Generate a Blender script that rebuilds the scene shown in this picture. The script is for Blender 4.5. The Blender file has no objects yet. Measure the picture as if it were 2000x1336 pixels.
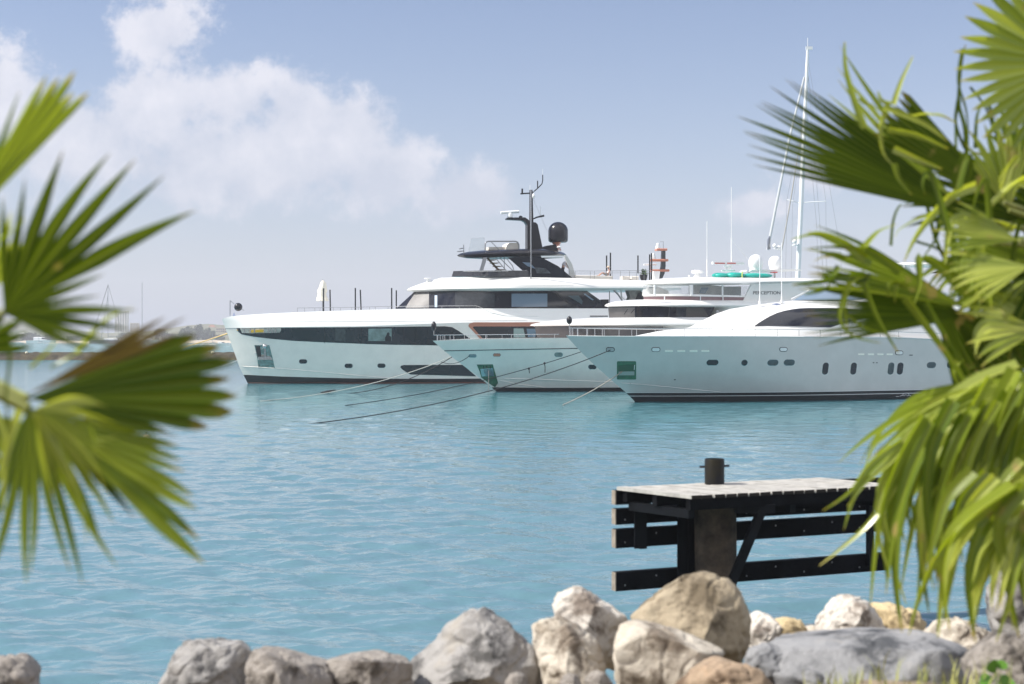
import bpy, bmesh, math, random
import numpy as np
from mathutils import Vector, Matrix, noise
from mathutils.bvhtree import BVHTree

# ------------------------------------------------------------------ camera, sky, sun, exposure
SC = bpy.context.scene
H = 3.56                      # eye height over the water
F = 2777.8                    # focal length in photograph pixels (50 mm on 36 mm, 2000 px wide)
CX, HY = 1000.0, 661.0        # principal column and horizon row of the photograph
CAM = Vector((0, 0, H))
R = math.radians

cam_d = bpy.data.cameras.new('camera')
cam_d.lens = 50; cam_d.sensor_width = 36; cam_d.clip_start = 0.1; cam_d.clip_end = 9000
cam_d.shift_y = -(668 - HY) / 2000.0
cam_d.dof.use_dof = True; cam_d.dof.focus_distance = 105; cam_d.dof.aperture_fstop = 2.4
cam_o = bpy.data.objects.new('camera', cam_d)
SC.collection.objects.link(cam_o)
cam_o.location = CAM; cam_o.rotation_euler = (R(90), 0, 0)
SC.camera = cam_o

SUN_EL, SUN_ROT = 46.0, -97.0            # degrees; rotation is clockwise from +Y, so the sun stands left
sun_dir = Vector((math.sin(R(SUN_ROT)) * math.cos(R(SUN_EL)), math.cos(R(SUN_ROT)) * math.cos(R(SUN_EL)), math.sin(R(SUN_EL))))
sl = bpy.data.lights.new('sun', 'SUN'); sl.energy = 4.0; sl.angle = R(0.5); sl.color = (1.0, 0.955, 0.88)
so = bpy.data.objects.new('sun', sl); SC.collection.objects.link(so)
so.rotation_euler = sun_dir.to_track_quat('Z', 'Y').to_euler()

SC.view_settings.view_transform = 'Standard'; SC.view_settings.look = 'None'
SC.view_settings.gamma = 1.0; SC.view_settings.exposure = 0.75
SC.cycles.use_denoising = True
SC.cycles.max_bounces = 8; SC.cycles.transparent_max_bounces = 12
SC.cycles.caustics_reflective = False; SC.cycles.caustics_refractive = False
SC.cycles.sample_clamp_indirect = 6.0
SC.cycles.volume_bounces = 0


def build_world():
    w = bpy.data.worlds.new("World"); SC.world = w; w.use_nodes = True
    nt = w.node_tree; N = nt.nodes; L = nt.links
    bg = N['Background']; bg.inputs[1].default_value = 0.078
    sky = N.new('ShaderNodeTexSky'); sky.sky_type = 'NISHITA'; sky.sun_disc = False
    sky.sun_elevation = R(SUN_EL); sky.sun_rotation = R(SUN_ROT)
    sky.air_density = 1.0; sky.dust_density = 0.5; sky.ozone_density = 2.0; sky.altitude = 0
    def M(op, a, b=None, c=None, clamp=False):
        n = N.new('ShaderNodeMath'); n.operation = op; n.use_clamp = clamp
        for i, v in enumerate((a, b, c)):
            if v is None: continue
            if isinstance(v, (int, float)): n.inputs[i].default_value = v
            else: L.new(v, n.inputs[i])
        return n.outputs[0]
    tc = N.new('ShaderNodeTexCoord'); sp = N.new('ShaderNodeSeparateXYZ')
    L.new(tc.outputs['Generated'], sp.inputs[0])
    x, y, z = sp.outputs
    yy = M('MAXIMUM', y, 0.05)
    X = M('DIVIDE', x, yy); Z = M('DIVIDE', z, yy)
    def nz(scale, detail, rough, off):
        c = N.new('ShaderNodeCombineXYZ'); L.new(X, c.inputs[0]); L.new(Z, c.inputs[1]); c.inputs[2].default_value = off
        n = N.new('ShaderNodeTexNoise'); n.inputs['Scale'].default_value = scale
        n.inputs['Detail'].default_value = detail; n.inputs['Roughness'].default_value = rough
        L.new(c.outputs[0], n.inputs['Vector']); return n.outputs['Fac']
    big = nz(26, 8, 0.6, 0.3); fine = nz(80, 6, 0.62, 4.2)
    # cumulus heaps: (azimuth tangent, elevation tangent, half width, half height)
    heaps = [(-0.245, 0.215, .045, .040), (-0.195, 0.17, .05, .03), (-0.25, 0.165, .06, .04), (-0.155, .165, .035, .034), (-0.115, .148, .05, .036), (-0.15, 0.13, .09, .045),
             (-0.36, 0.17, .05, .045), (-0.31, 0.14, .10, .045), (-0.21, 0.125, .12, .05), (-0.09, 0.115, .055, .04),
             (-0.03, 0.10, .05, .03), (0.215, 0.115, .05, .022), (.17, .092, .04, .02), (.5, .12, .12, .04), (-.6, .1, .15, .08)]
    acc = None
    for (a, b, rx, rz) in heaps:
        dx = M('DIVIDE', M('SUBTRACT', X, a), rx); dz = M('DIVIDE', M('SUBTRACT', Z, b), rz)
        k = M('SUBTRACT', 1.0, M('SQRT', M('ADD', M('MULTIPLY', dx, dx), M('MULTIPLY', dz, dz))))
        if a > 0: k = M('SUBTRACT', k, 0.25)
        acc = k if acc is None else M('SMOOTH_MAX', acc, k, 0.35)
    lump = M('MULTIPLY', M('SUBTRACT', big, 0.5), 1.5)
    wisp = M('MULTIPLY', M('SUBTRACT', fine, 0.5), 0.75)
    dens = M('ADD', M('ADD', acc, lump), wisp)
    mr = N.new('ShaderNodeMapRange'); mr.interpolation_type = 'SMOOTHSTEP'
    mr.inputs[1].default_value = 0.04; mr.inputs[2].default_value = 0.56
    L.new(dens, mr.inputs[0])
    fr = M('MULTIPLY', M('MULTIPLY', mr.outputs[0], M('GREATER_THAN', y, 0.05)), 0.82)
    # sky tone: slightly lavender, as the photograph's white balance has it
    tone = N.new('ShaderNodeMix'); tone.data_type = 'RGBA'; tone.blend_type = 'MULTIPLY'; tone.inputs[0].default_value = 1
    L.new(sky.outputs[0], tone.inputs[6]); tone.inputs[7].default_value = (1.0, 0.93, 1.0, 1)
    # marine haze towards the horizon
    hz = N.new('ShaderNodeMix'); hz.data_type = 'RGBA'
    L.new(M('POWER', 2.718, M('MULTIPLY', M('MAXIMUM', z, 0.0), -9.0)), hz.inputs[0])
    L.new(tone.outputs[2], hz.inputs[6]); hz.inputs[7].default_value = (4.25, 4.65, 5.7, 1)
    # sunlit crowns of the heaps brighter, bellies greyer
    cr = N.new('ShaderNodeMapRange'); cr.inputs[1].default_value = -0.15; cr.inputs[2].default_value = 0.5
    L.new(M('ADD', M('MULTIPLY', M('SUBTRACT', Z, 0.13), 4.0), M('MULTIPLY', M('SUBTRACT', big, .45), 1.6)), cr.inputs[0])
    cc = N.new('ShaderNodeMix'); cc.data_type = 'RGBA'
    L.new(cr.outputs[0], cc.inputs[0])
    cc.inputs[6].default_value = (4.9, 5.2, 6.1, 1); cc.inputs[7].default_value = (7.1, 7.0, 7.5, 1)
    mix = N.new('ShaderNodeMix'); mix.data_type = 'RGBA'
    L.new(fr, mix.inputs[0]); L.new(hz.outputs[2], mix.inputs[6]); L.new(cc.outputs[2], mix.inputs[7])
    # bright broken cloud added out of view, behind and overhead, as fill light
    nb = N.new('ShaderNodeTexNoise'); nb.inputs['Scale'].default_value = 2.6; nb.inputs['Detail'].default_value = 5
    L.new(tc.outputs['Generated'], nb.inputs['Vector'])
    cb = N.new('ShaderNodeMapRange'); cb.interpolation_type = 'SMOOTHSTEP'; cb.inputs[1].default_value = .40; cb.inputs[2].default_value = .56
    L.new(nb.outputs['Fac'], cb.inputs[0])
    bk = N.new('ShaderNodeMapRange'); bk.interpolation_type = 'SMOOTHSTEP'; bk.inputs[1].default_value = .15; bk.inputs[2].default_value = -.25
    L.new(M('SUBTRACT', y, M('MULTIPLY', z, .45)), bk.inputs[0])
    mx = N.new('ShaderNodeMix'); mx.data_type = 'RGBA'
    L.new(M('MULTIPLY', cb.outputs[0], bk.outputs[0]), mx.inputs[0]); L.new(mix.outputs[2], mx.inputs[6]); mx.inputs[7].default_value = (10.5, 10.5, 11.0, 1)
    # wooded land behind the viewer, low on the horizon
    ld = N.new('ShaderNodeMapRange'); ld.interpolation_type = 'SMOOTHSTEP'; ld.inputs[1].default_value = .20; ld.inputs[2].default_value = .10
    L.new(M('ADD', z, M('MULTIPLY', M('SUBTRACT', nb.outputs['Fac'], .5), .12)), ld.inputs[0])
    lb = N.new('ShaderNodeMapRange'); lb.inputs[1].default_value = -.25; lb.inputs[2].default_value = -.45; L.new(y, lb.inputs[0])
    ml = N.new('ShaderNodeMix'); ml.data_type = 'RGBA'
    L.new(M('MULTIPLY', ld.outputs[0], lb.outputs[0]), ml.inputs[0]); L.new(mx.outputs[2], ml.inputs[6]); ml.inputs[7].default_value = (.42, .55, .68, 1)
    L.new(ml.outputs[2], bg.inputs[0])
build_world()


# ------------------------------------------------------------------ helpers
def P(px, py, d):
    """the point d metres ahead that the photograph shows at (px, py)"""
    return Vector(((px - CX) / F * d, d, H + (HY - py) / F * d))

def on_water(px, py):
    return P(px, py, F * H / (py - HY))

ORG = {}
def origin_of(o):
    while o is not None:
        if o.name in ORG: return ORG[o.name]
        o = o.parent
    return Vector((0, 0, 0))

def tag(o, label=None, cat=None, group=None, kind=None):
    if label: o['label'] = label
    if cat: o['category'] = cat
    if group: o['group'] = group
    if kind: o['kind'] = kind
    return o

def thing(name, loc, label, cat, group=None):
    o = bpy.data.objects.new(name, None); SC.collection.objects.link(o)
    o.location = loc; o.empty_display_size = 0.2
    ORG[o.name] = Vector(loc)
    return tag(o, label, cat, group)

class Geo:
    def __init__(s): s.v = []; s.f = []; s.mi = []; s.col = []
    def add(s, vs, fs, m=0):
        b = len(s.v); s.v += [Vector(p) for p in vs]
        s.f += [tuple(b + i for i in f) for f in fs]; s.mi += [m] * len(fs)
        return b
    def grid(s, rows, closed=False, m=0):
        n = len(rows[0]); fs = []
        for j in range(len(rows) - 1):
            for i in range(n if closed else n - 1):
                k = (i + 1) % n
                fs.append((j * n + i, j * n + k, (j + 1) * n + k, (j + 1) * n + i))
        return s.add([p for r in rows for p in r], fs, m)
    def fan(s, ring, m=0):
        s.add(ring, [tuple(range(len(ring)))], m)
    def tube(s, pts, r, n=8, cap=True, m=0):
        pts = [Vector(p) for p in pts]; rs = r if isinstance(r, (list, tuple)) else [r] * len(pts)
        rows = []; up = None
        for i, p in enumerate(pts):
            t = (pts[min(i + 1, len(pts) - 1)] - pts[max(i - 1, 0)])
            if t.length < 1e-9: t = Vector((0, 0, 1))
            t.normalize()
            if up is None:
                up = Vector((0, 0, 1)) if abs(t.z) < .9 else Vector((1, 0, 0))
            a = t.cross(up)
            if a.length < 1e-6: a = t.cross(Vector((1, 0, 0)))
            a.normalize(); b = a.cross(t).normalized(); up = b
            rows.append([p + rs[i] * (math.cos(k * 2 * math.pi / n) * a + math.sin(k * 2 * math.pi / n) * b) for k in range(n)])
        s.grid(rows, True, m)
        if cap:
            s.fan(rows[0][::-1], m); s.fan(rows[-1], m)
    def lathe(s, c, prof, n=20, axis=Vector((0, 0, 1)), m=0):
        c = Vector(c); ax = axis.normalized()
        a = ax.orthogonal().normalized(); b = ax.cross(a)
        rows = [[c + ax * h + r * (math.cos(k * 2 * math.pi / n) * a + math.sin(k * 2 * math.pi / n) * b) for k in range(n)] for (r, h) in prof]
        s.grid(rows, True, m); s.fan(rows[0][::-1], m); s.fan(rows[-1], m)
    def ball(s, c, r, n=12, sc=(1, 1, 1), m=0):
        rows = []
        for j in range(n // 2 + 1):
            t = math.pi * max(0.02, min(.98, j / (n // 2)))
            rows.append([Vector(c) + Vector((r * sc[0] * math.sin(t) * math.cos(k * 2 * math.pi / n), r * sc[1] * math.sin(t) * math.sin(k * 2 * math.pi / n), -r * sc[2] * math.cos(t))) for k in range(n)])
        s.grid(rows, True, m); s.fan(rows[0][::-1], m); s.fan(rows[-1], m)
    def beam(s, a, b, w, h, up=Vector((0, 0, 1)), bev=0.0, m=0):
        a = Vector(a); b = Vector(b); t = (b - a).normalized(); x = t.cross(up).normalized(); z = x.cross(t)
        k = min(w, h) * .5 * bev
        pr = [(-w / 2 + k, -h / 2), (w / 2 - k, -h / 2), (w / 2, -h / 2 + k), (w / 2, h / 2 - k), (w / 2 - k, h / 2), (-w / 2 + k, h / 2), (-w / 2, h / 2 - k), (-w / 2, -h / 2 + k)] if k else [(-w / 2, -h / 2), (w / 2, -h / 2), (w / 2, h / 2), (-w / 2, h / 2)]
        rows = [[q + x * i + z * j for (i, j) in pr] for q in (a, b)]
        s.grid(rows, True, m); s.fan(rows[0][::-1], m); s.fan(rows[1], m)
    def prism(s, ring, vec, m=0):
        vec = Vector(vec); r2 = [Vector(p) + vec for p in ring]
        s.grid([ring, r2], True, m); s.fan(list(ring)[::-1], m); s.fan(r2, m)
    def bvh(s): return BVHTree.FromPolygons(s.v, s.f)
    def build(s, name, mat, parent=None, loc=None, smooth=40, fix=True):
        o0 = Vector(loc) if loc is not None else (origin_of(parent) if parent else Vector((0, 0, 0)))
        me = bpy.data.meshes.new(name)
        me.from_pydata([tuple(p - o0) for p in s.v], [], s.f)
        for m in (mat if isinstance(mat, (list, tuple)) else [mat]): me.materials.append(m)
        if any(s.mi): me.polygons.foreach_set('material_index', s.mi)
        if s.col and len(s.col) == len(s.v):
            at = me.attributes.new('leaf', 'FLOAT_COLOR', 'POINT')
            at.data.foreach_set('color', np.array(s.col, dtype=np.float32).ravel())
        if fix:
            bm = bmesh.new(); bm.from_mesh(me)
            bmesh.ops.recalc_face_normals(bm, faces=bm.faces); bm.to_mesh(me); bm.free()
        if smooth is not None:
            me.polygons.foreach_set('use_smooth', [True] * len(me.polygons))
            if smooth < 180: me.set_sharp_from_angle(angle=R(smooth))
        me.update()
        o = bpy.data.objects.new(name, me); SC.collection.objects.link(o)
        if parent: o.parent = parent
        if loc is not None: o.location = o0; ORG[o.name] = o0
        return o

def one(name, mat, fn, parent, **k):
    g = Geo(); fn(g); return g.build(name, mat, parent, **k)

def spline(pts, n=8):
    """catmull-rom through points (any dimension)"""
    pts = [Vector(p) for p in pts]; out = []
    for i in range(len(pts) - 1):
        p0 = pts[max(i - 1, 0)]; p1 = pts[i]; p2 = pts[i + 1]; p3 = pts[min(i + 2, len(pts) - 1)]
        for k in range(n):
            t = k / n
            out.append(0.5 * ((2 * p1) + (p2 - p0) * t + (2 * p0 - 5 * p1 + 4 * p2 - p3) * t * t + (3 * p1 - p0 - 3 * p2 + p3) * t ** 3))
    out.append(pts[-1]); return out

# ------------------------------------------------------------------ materials
def mat(name, col, rough=.5, metal=0., spec=.5, coat=0., var=0., vscale=4., col2=None, bump=0., bscale=30., alpha=None, trans=0., coatr=.05, detail=6):
    m = bpy.data.materials.new(name); m.use_nodes = True
    nt = m.node_tree; b = nt.nodes['Principled BSDF']; L = nt.links
    b.inputs['Base Color'].default_value = (*col, 1); b.inputs['Roughness'].default_value = rough
    b.inputs['Metallic'].default_value = metal; b.inputs['Specular IOR Level'].default_value = spec
    b.inputs['Coat Weight'].default_value = coat; b.inputs['Coat Roughness'].default_value = coatr
    b.inputs['Transmission Weight'].default_value = trans
    if alpha is not None: b.inputs['Alpha'].default_value = alpha
    if var or col2:
        tc = nt.nodes.new('ShaderNodeTexCoord'); n = nt.nodes.new('ShaderNodeTexNoise')
        n.inputs['Scale'].default_value = vscale; n.inputs['Detail'].default_value = detail; n.inputs['Roughness'].default_value = .62
        L.new(tc.outputs['Object'], n.inputs['Vector'])
        rp = nt.nodes.new('ShaderNodeValToRGB'); L.new(n.outputs['Fac'], rp.inputs[0])
        c2 = col2 or tuple(c * (1 - var) for c in col)
        rp.color_ramp.elements[0].position = .35; rp.color_ramp.elements[1].position = .65
        rp.color_ramp.elements[0].color = (*c2, 1); rp.color_ramp.elements[1].color = (*[min(1, c * (1 + var)) for c in col], 1)
        L.new(rp.outputs[0], b.inputs['Base Color'])
    if bump:
        tc = nt.nodes.new('ShaderNodeTexCoord'); n = nt.nodes.new('ShaderNodeTexNoise')
        n.inputs['Scale'].default_value = bscale; n.inputs['Detail'].default_value = 6; n.inputs['Roughness'].default_value = .65
        L.new(tc.outputs['Object'], n.inputs['Vector'])
        bp = nt.nodes.new('ShaderNodeBump'); bp.inputs['Strength'].default_value = bump; bp.inputs['Distance'].default_value = 1.0 / bscale
        L.new(n.outputs['Fac'], bp.inputs['Height']); L.new(bp.outputs[0], b.inputs['Normal'])
    return m

GEL = mat('white_gelcoat', (.80, .80, .775), .28, coat=.5, var=.015, vscale=.6)
GEL_HULL = mat('white_hull_paint', (.88, .805, .74), .22, coat=.6, var=.04, vscale=1.1, bump=.03, bscale=1.2)
GEL_HULL3 = mat('shaded_white_hull_paint', (.60, .575, .555), .20, coat=.6, var=.04, vscale=.9, bump=.03, bscale=1.2)  # white hull, its shade put into a darker colour
GLASS = mat('dark_tinted_glass', (.012, .014, .022), .05, spec=.6, var=.25, vscale=.5)
GLASS_B = mat('bluish_glass_panel', (.16, .22, .29), .08, spec=.6)
GLASS_G = mat('greenish_window_pane', (.17, .235, .225), .1, spec=.6, var=.35, vscale=1.5)
GLASS_P = mat('mauve_tinted_glass', (.20, .125, .135), .1, spec=.6)
GLASS_C = mat('clear_plastic_screen', (.75, .78, .80), .06, alpha=.22)
INTER = mat('grey_cabin_interior', (.11, .105, .105), .35, var=.2, vscale=1.0)  # brownish grey interior seen behind the front glass
BLACK = mat('black_lacquer', (.014, .014, .019), .25, spec=.35, coat=.2)
BOOT = mat('black_antifouling', (.008, .010, .014), .35, var=.4, vscale=2)
RED = mat('rust_red_antifouling', (.20, .07, .05), .5)
STEEL = mat('polished_steel', (.62, .62, .62), .22, metal=1.)
DSTEEL = mat('dull_steel', (.33, .34, .36), .35, metal=.9)
COPPER = mat('copper_paint', (.52, .20, .13), .35, coat=.3)
CREAM = mat('cream_canvas', (.78, .74, .64), .85, var=.06, vscale=6)
SEAT = mat('beige_upholstery', (.66, .62, .56), .8, var=.05)
TEAK = mat('teak_tread', (.36, .23, .12), .6, var=.2, vscale=9)
WHITE = mat('white_plastic', (.80, .80, .80), .3)
REDP = mat('red_plastic', (.60, .05, .05), .4)
TEAL = mat('teal_inflatable_fabric', (.01, .36, .30), .35, var=.12, vscale=2)
YEL = mat('yellow_plastic', (.75, .44, .03), .4)
GREEN = mat('green_pocket_paint', (.02, .13, .07), .3, coat=.3, var=.3, vscale=3)
PLATE_W = mat('bright_cover_plate', (.95, .92, .82), .3)  # near-white cream, paler than the hull around it
GREYL = mat('grey_seam', (.42, .43, .44), .5)
ROPE_D = mat('black_rope', (.02, .02, .022), .8, var=.3, vscale=20)
ROPE_W = mat('pale_rope', (.55, .53, .47), .85, var=.2, vscale=20)
ROPE_Y = mat('yellow_rope', (.62, .42, .16), .8, var=.2, vscale=20)
CHAIN = mat('galvanised_chain', (.42, .38, .33), .55, metal=.5, var=.3, vscale=25)
SKIN = mat('skin', (.50, .28, .20), .55)
CLOTH_W = mat('white_shirt_cloth', (.72, .66, .66), .85)
CLOTH_B = mat('dark_trouser_cloth', (.02, .022, .03), .85)
STRAW = mat('pale_hat_straw', (.70, .58, .46), .85)

# ------------------------------------------------------------------ water
def water_material():
    m = bpy.data.materials.new('sea_water'); m.use_nodes = True
    nt = m.node_tree; b = nt.nodes['Principled BSDF']; L = nt.links
    tc = nt.nodes.new('ShaderNodeTexCoord')
    mp = nt.nodes.new('ShaderNodeMapping'); mp.inputs['Scale'].default_value = (.02, .045, 1); L.new(tc.outputs['Object'], mp.inputs[0])
    n = nt.nodes.new('ShaderNodeTexNoise'); n.inputs['Scale'].default_value = 1; n.inputs['Detail'].default_value = 4; L.new(mp.outputs[0], n.inputs['Vector'])
    rp = nt.nodes.new('ShaderNodeValToRGB'); L.new(n.outputs['Fac'], rp.inputs[0])
    rp.color_ramp.elements[0].position = .35; rp.color_ramp.elements[0].color = (.050, .178, .225, 1)
    rp.color_ramp.elements[1].position = .68; rp.color_ramp.elements[1].color = (.062, .212, .24, 1)
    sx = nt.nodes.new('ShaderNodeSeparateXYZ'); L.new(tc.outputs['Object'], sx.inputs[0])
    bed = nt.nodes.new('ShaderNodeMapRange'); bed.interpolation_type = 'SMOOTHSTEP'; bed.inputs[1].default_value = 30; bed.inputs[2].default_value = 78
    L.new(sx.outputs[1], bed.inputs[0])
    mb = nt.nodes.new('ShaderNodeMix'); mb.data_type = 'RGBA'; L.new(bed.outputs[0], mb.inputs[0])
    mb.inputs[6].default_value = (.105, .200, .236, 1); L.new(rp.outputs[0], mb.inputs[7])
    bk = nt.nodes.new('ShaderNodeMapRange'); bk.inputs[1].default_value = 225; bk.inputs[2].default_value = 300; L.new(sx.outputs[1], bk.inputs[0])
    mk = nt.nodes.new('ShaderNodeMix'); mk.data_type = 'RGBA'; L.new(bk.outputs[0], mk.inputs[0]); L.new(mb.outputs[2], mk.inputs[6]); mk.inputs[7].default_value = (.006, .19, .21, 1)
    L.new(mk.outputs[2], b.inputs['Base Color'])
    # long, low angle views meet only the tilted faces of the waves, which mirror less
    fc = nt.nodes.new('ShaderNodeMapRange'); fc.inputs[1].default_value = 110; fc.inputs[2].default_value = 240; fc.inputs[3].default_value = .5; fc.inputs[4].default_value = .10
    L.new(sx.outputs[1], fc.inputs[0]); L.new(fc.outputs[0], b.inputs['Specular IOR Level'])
    b.inputs['Roughness'].default_value = .07; b.inputs['IOR'].default_value = 1.333
    mp2 = nt.nodes.new('ShaderNodeMapping'); mp2.inputs['Scale'].default_value = (1.0, 1.5, 1); L.new(tc.outputs['Object'], mp2.inputs[0])
    h = None
    for sc_, am in ((1.6, .5), (4.5, .22), (.5, .9)):
        k = nt.nodes.new('ShaderNodeTexNoise'); k.inputs['Scale'].default_value = sc_; k.inputs['Detail'].default_value = 3; L.new(mp2.outputs[0], k.inputs['Vector'])
        q = nt.nodes.new('ShaderNodeMath'); q.operation = 'MULTIPLY'; q.inputs[1].default_value = am; L.new(k.outputs['Fac'], q.inputs[0])
        if h is None: h = q.outputs[0]
        else:
            a = nt.nodes.new('ShaderNodeMath'); a.operation = 'ADD'; L.new(h, a.inputs[0]); L.new(q.outputs[0], a.inputs[1]); h = a.outputs[0]
    bp = nt.nodes.new('ShaderNodeBump'); bp.inputs['Strength'].default_value = .42; bp.inputs['Distance'].default_value = .16
    dm = nt.nodes.new('ShaderNodeMapRange'); dm.inputs[1].default_value = 90; dm.inputs[2].default_value = 260; dm.inputs[3].default_value = .16; dm.inputs[4].default_value = .75
    L.new(sx.outputs[1], dm.inputs[0]); L.new(dm.outputs[0], bp.inputs['Distance'])
    L.new(h, bp.inputs['Height']); L.new(bp.outputs[0], b.inputs['Normal'])
    return m

def build_water():
    rng = np.random.default_rng(7)
    dy = np.concatenate([[0.55, .8, 1.1], np.arange(1.5, 445, .52)])     # rows dense near, sparse far
    ys = (F * .512 * H / dy)[::-1]
    tx = np.concatenate([np.linspace(-3, -.62, 14)[:-1], np.linspace(-.6, .6, 560), np.linspace(.62, 3, 14)[1:]])
    nr, nc = len(ys), len(tx)
    Y = np.repeat(ys[:, None], nc, 1); X = Y * tx[None, :]
    Z = np.zeros_like(X)
    sp = np.gradient(ys)[:, None]
    for k in range(64):
        lam = .26 * (2.6 / .26) ** rng.random()
        th = rng.normal(R(-100), R(34)); kx, ky = math.cos(th) * 2 * math.pi / lam, math.sin(th) * 2 * math.pi / lam
        slope = .030 * (1.0 if lam < 1.5 else .6)
        amp = slope * lam / (2 * math.pi)
        fade = np.exp(-(sp / (lam * .45)) ** 2)
        warp = .35 * np.sin(X * .23 + k) + .3 * np.sin(Y * .17 + 2.1 * k)
        ph = kx * X + ky * Y + rng.random() * 6.28 + warp * 1.6
        gust = .75 + .35 * np.sin(X * .11 + Y * .06 + k * 1.3)
        Z += amp * fade * gust * (np.sin(ph) + .22 * np.sin(2 * ph + 1.2))
    co = np.stack([X, Y, Z], -1).reshape(-1, 3)
    idx = np.arange(nr * nc).reshape(nr, nc)
    q = np.stack([idx[:-1, :-1], idx[:-1, 1:], idx[1:, 1:], idx[1:, :-1]], -1).reshape(-1, 4)
    me = bpy.data.meshes.new('water')
    me.vertices.add(len(co)); me.vertices.foreach_set('co', co.ravel().astype(np.float32))
    me.loops.add(q.size); me.loops.foreach_set('vertex_index', q.ravel().astype(np.int32))
    me.polygons.add(len(q)); me.polygons.foreach_set('loop_start', np.arange(0, q.size, 4, dtype=np.int32))
    me.polygons.foreach_set('loop_total', np.full(len(q), 4, dtype=np.int32))
    me.polygons.foreach_set('use_smooth', np.ones(len(q), dtype=bool))
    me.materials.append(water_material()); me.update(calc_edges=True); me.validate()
    o = bpy.data.objects.new('water', me); SC.collection.objects.link(o); tag(o, kind='structure')
build_water()

# ------------------------------------------------------------------ bank
def bank_z(x, y):
    pts = [(-20, 1.95), (4, 1.95), (5.5, 1.75), (7.4, 1.52), (8.6, 1.38), (10, .86), (11.5, .3), (13, -.25), (16, -1.2)]
    z = np.interp(y, [p[0] for p in pts], [p[1] for p in pts])
    if x > 1.0: z += .06 * min(1, x - 1.0) * (1 if y < 9 else max(0, 1 - (y - 9) / 2))
    z += .30 * math.exp(-((x - 1.75) / .55) ** 2 - ((y - 6.75) / .38) ** 2) + .2 * math.exp(-((x - 2.4) / .3) ** 2 - ((y - 6.5) / .3) ** 2)
    return z + .03 * noise.noise(Vector((x * 1.3, y * 1.3, 0)))
def build_bank():
    g = Geo()
    xs = np.linspace(-16, 16, 97); ys = np.concatenate([np.linspace(-12, 4, 12)[:-1], np.linspace(4, 16, 61)])
    g.grid([[(x, y, bank_z(x, y)) for x in xs] for y in ys])
    m = mat('dry_soil', (.23, .18, .12), .95, var=.3, vscale=2.5, col2=(.12, .10, .065), bump=.5, bscale=25)
    tag(g.build('ground', m), kind='structure')
build_bank()

# ------------------------------------------------------------------ yachts
def ez(x, p):
    x = max(0.0, min(1.0, x)); return 1 - (1 - x) ** p

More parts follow.
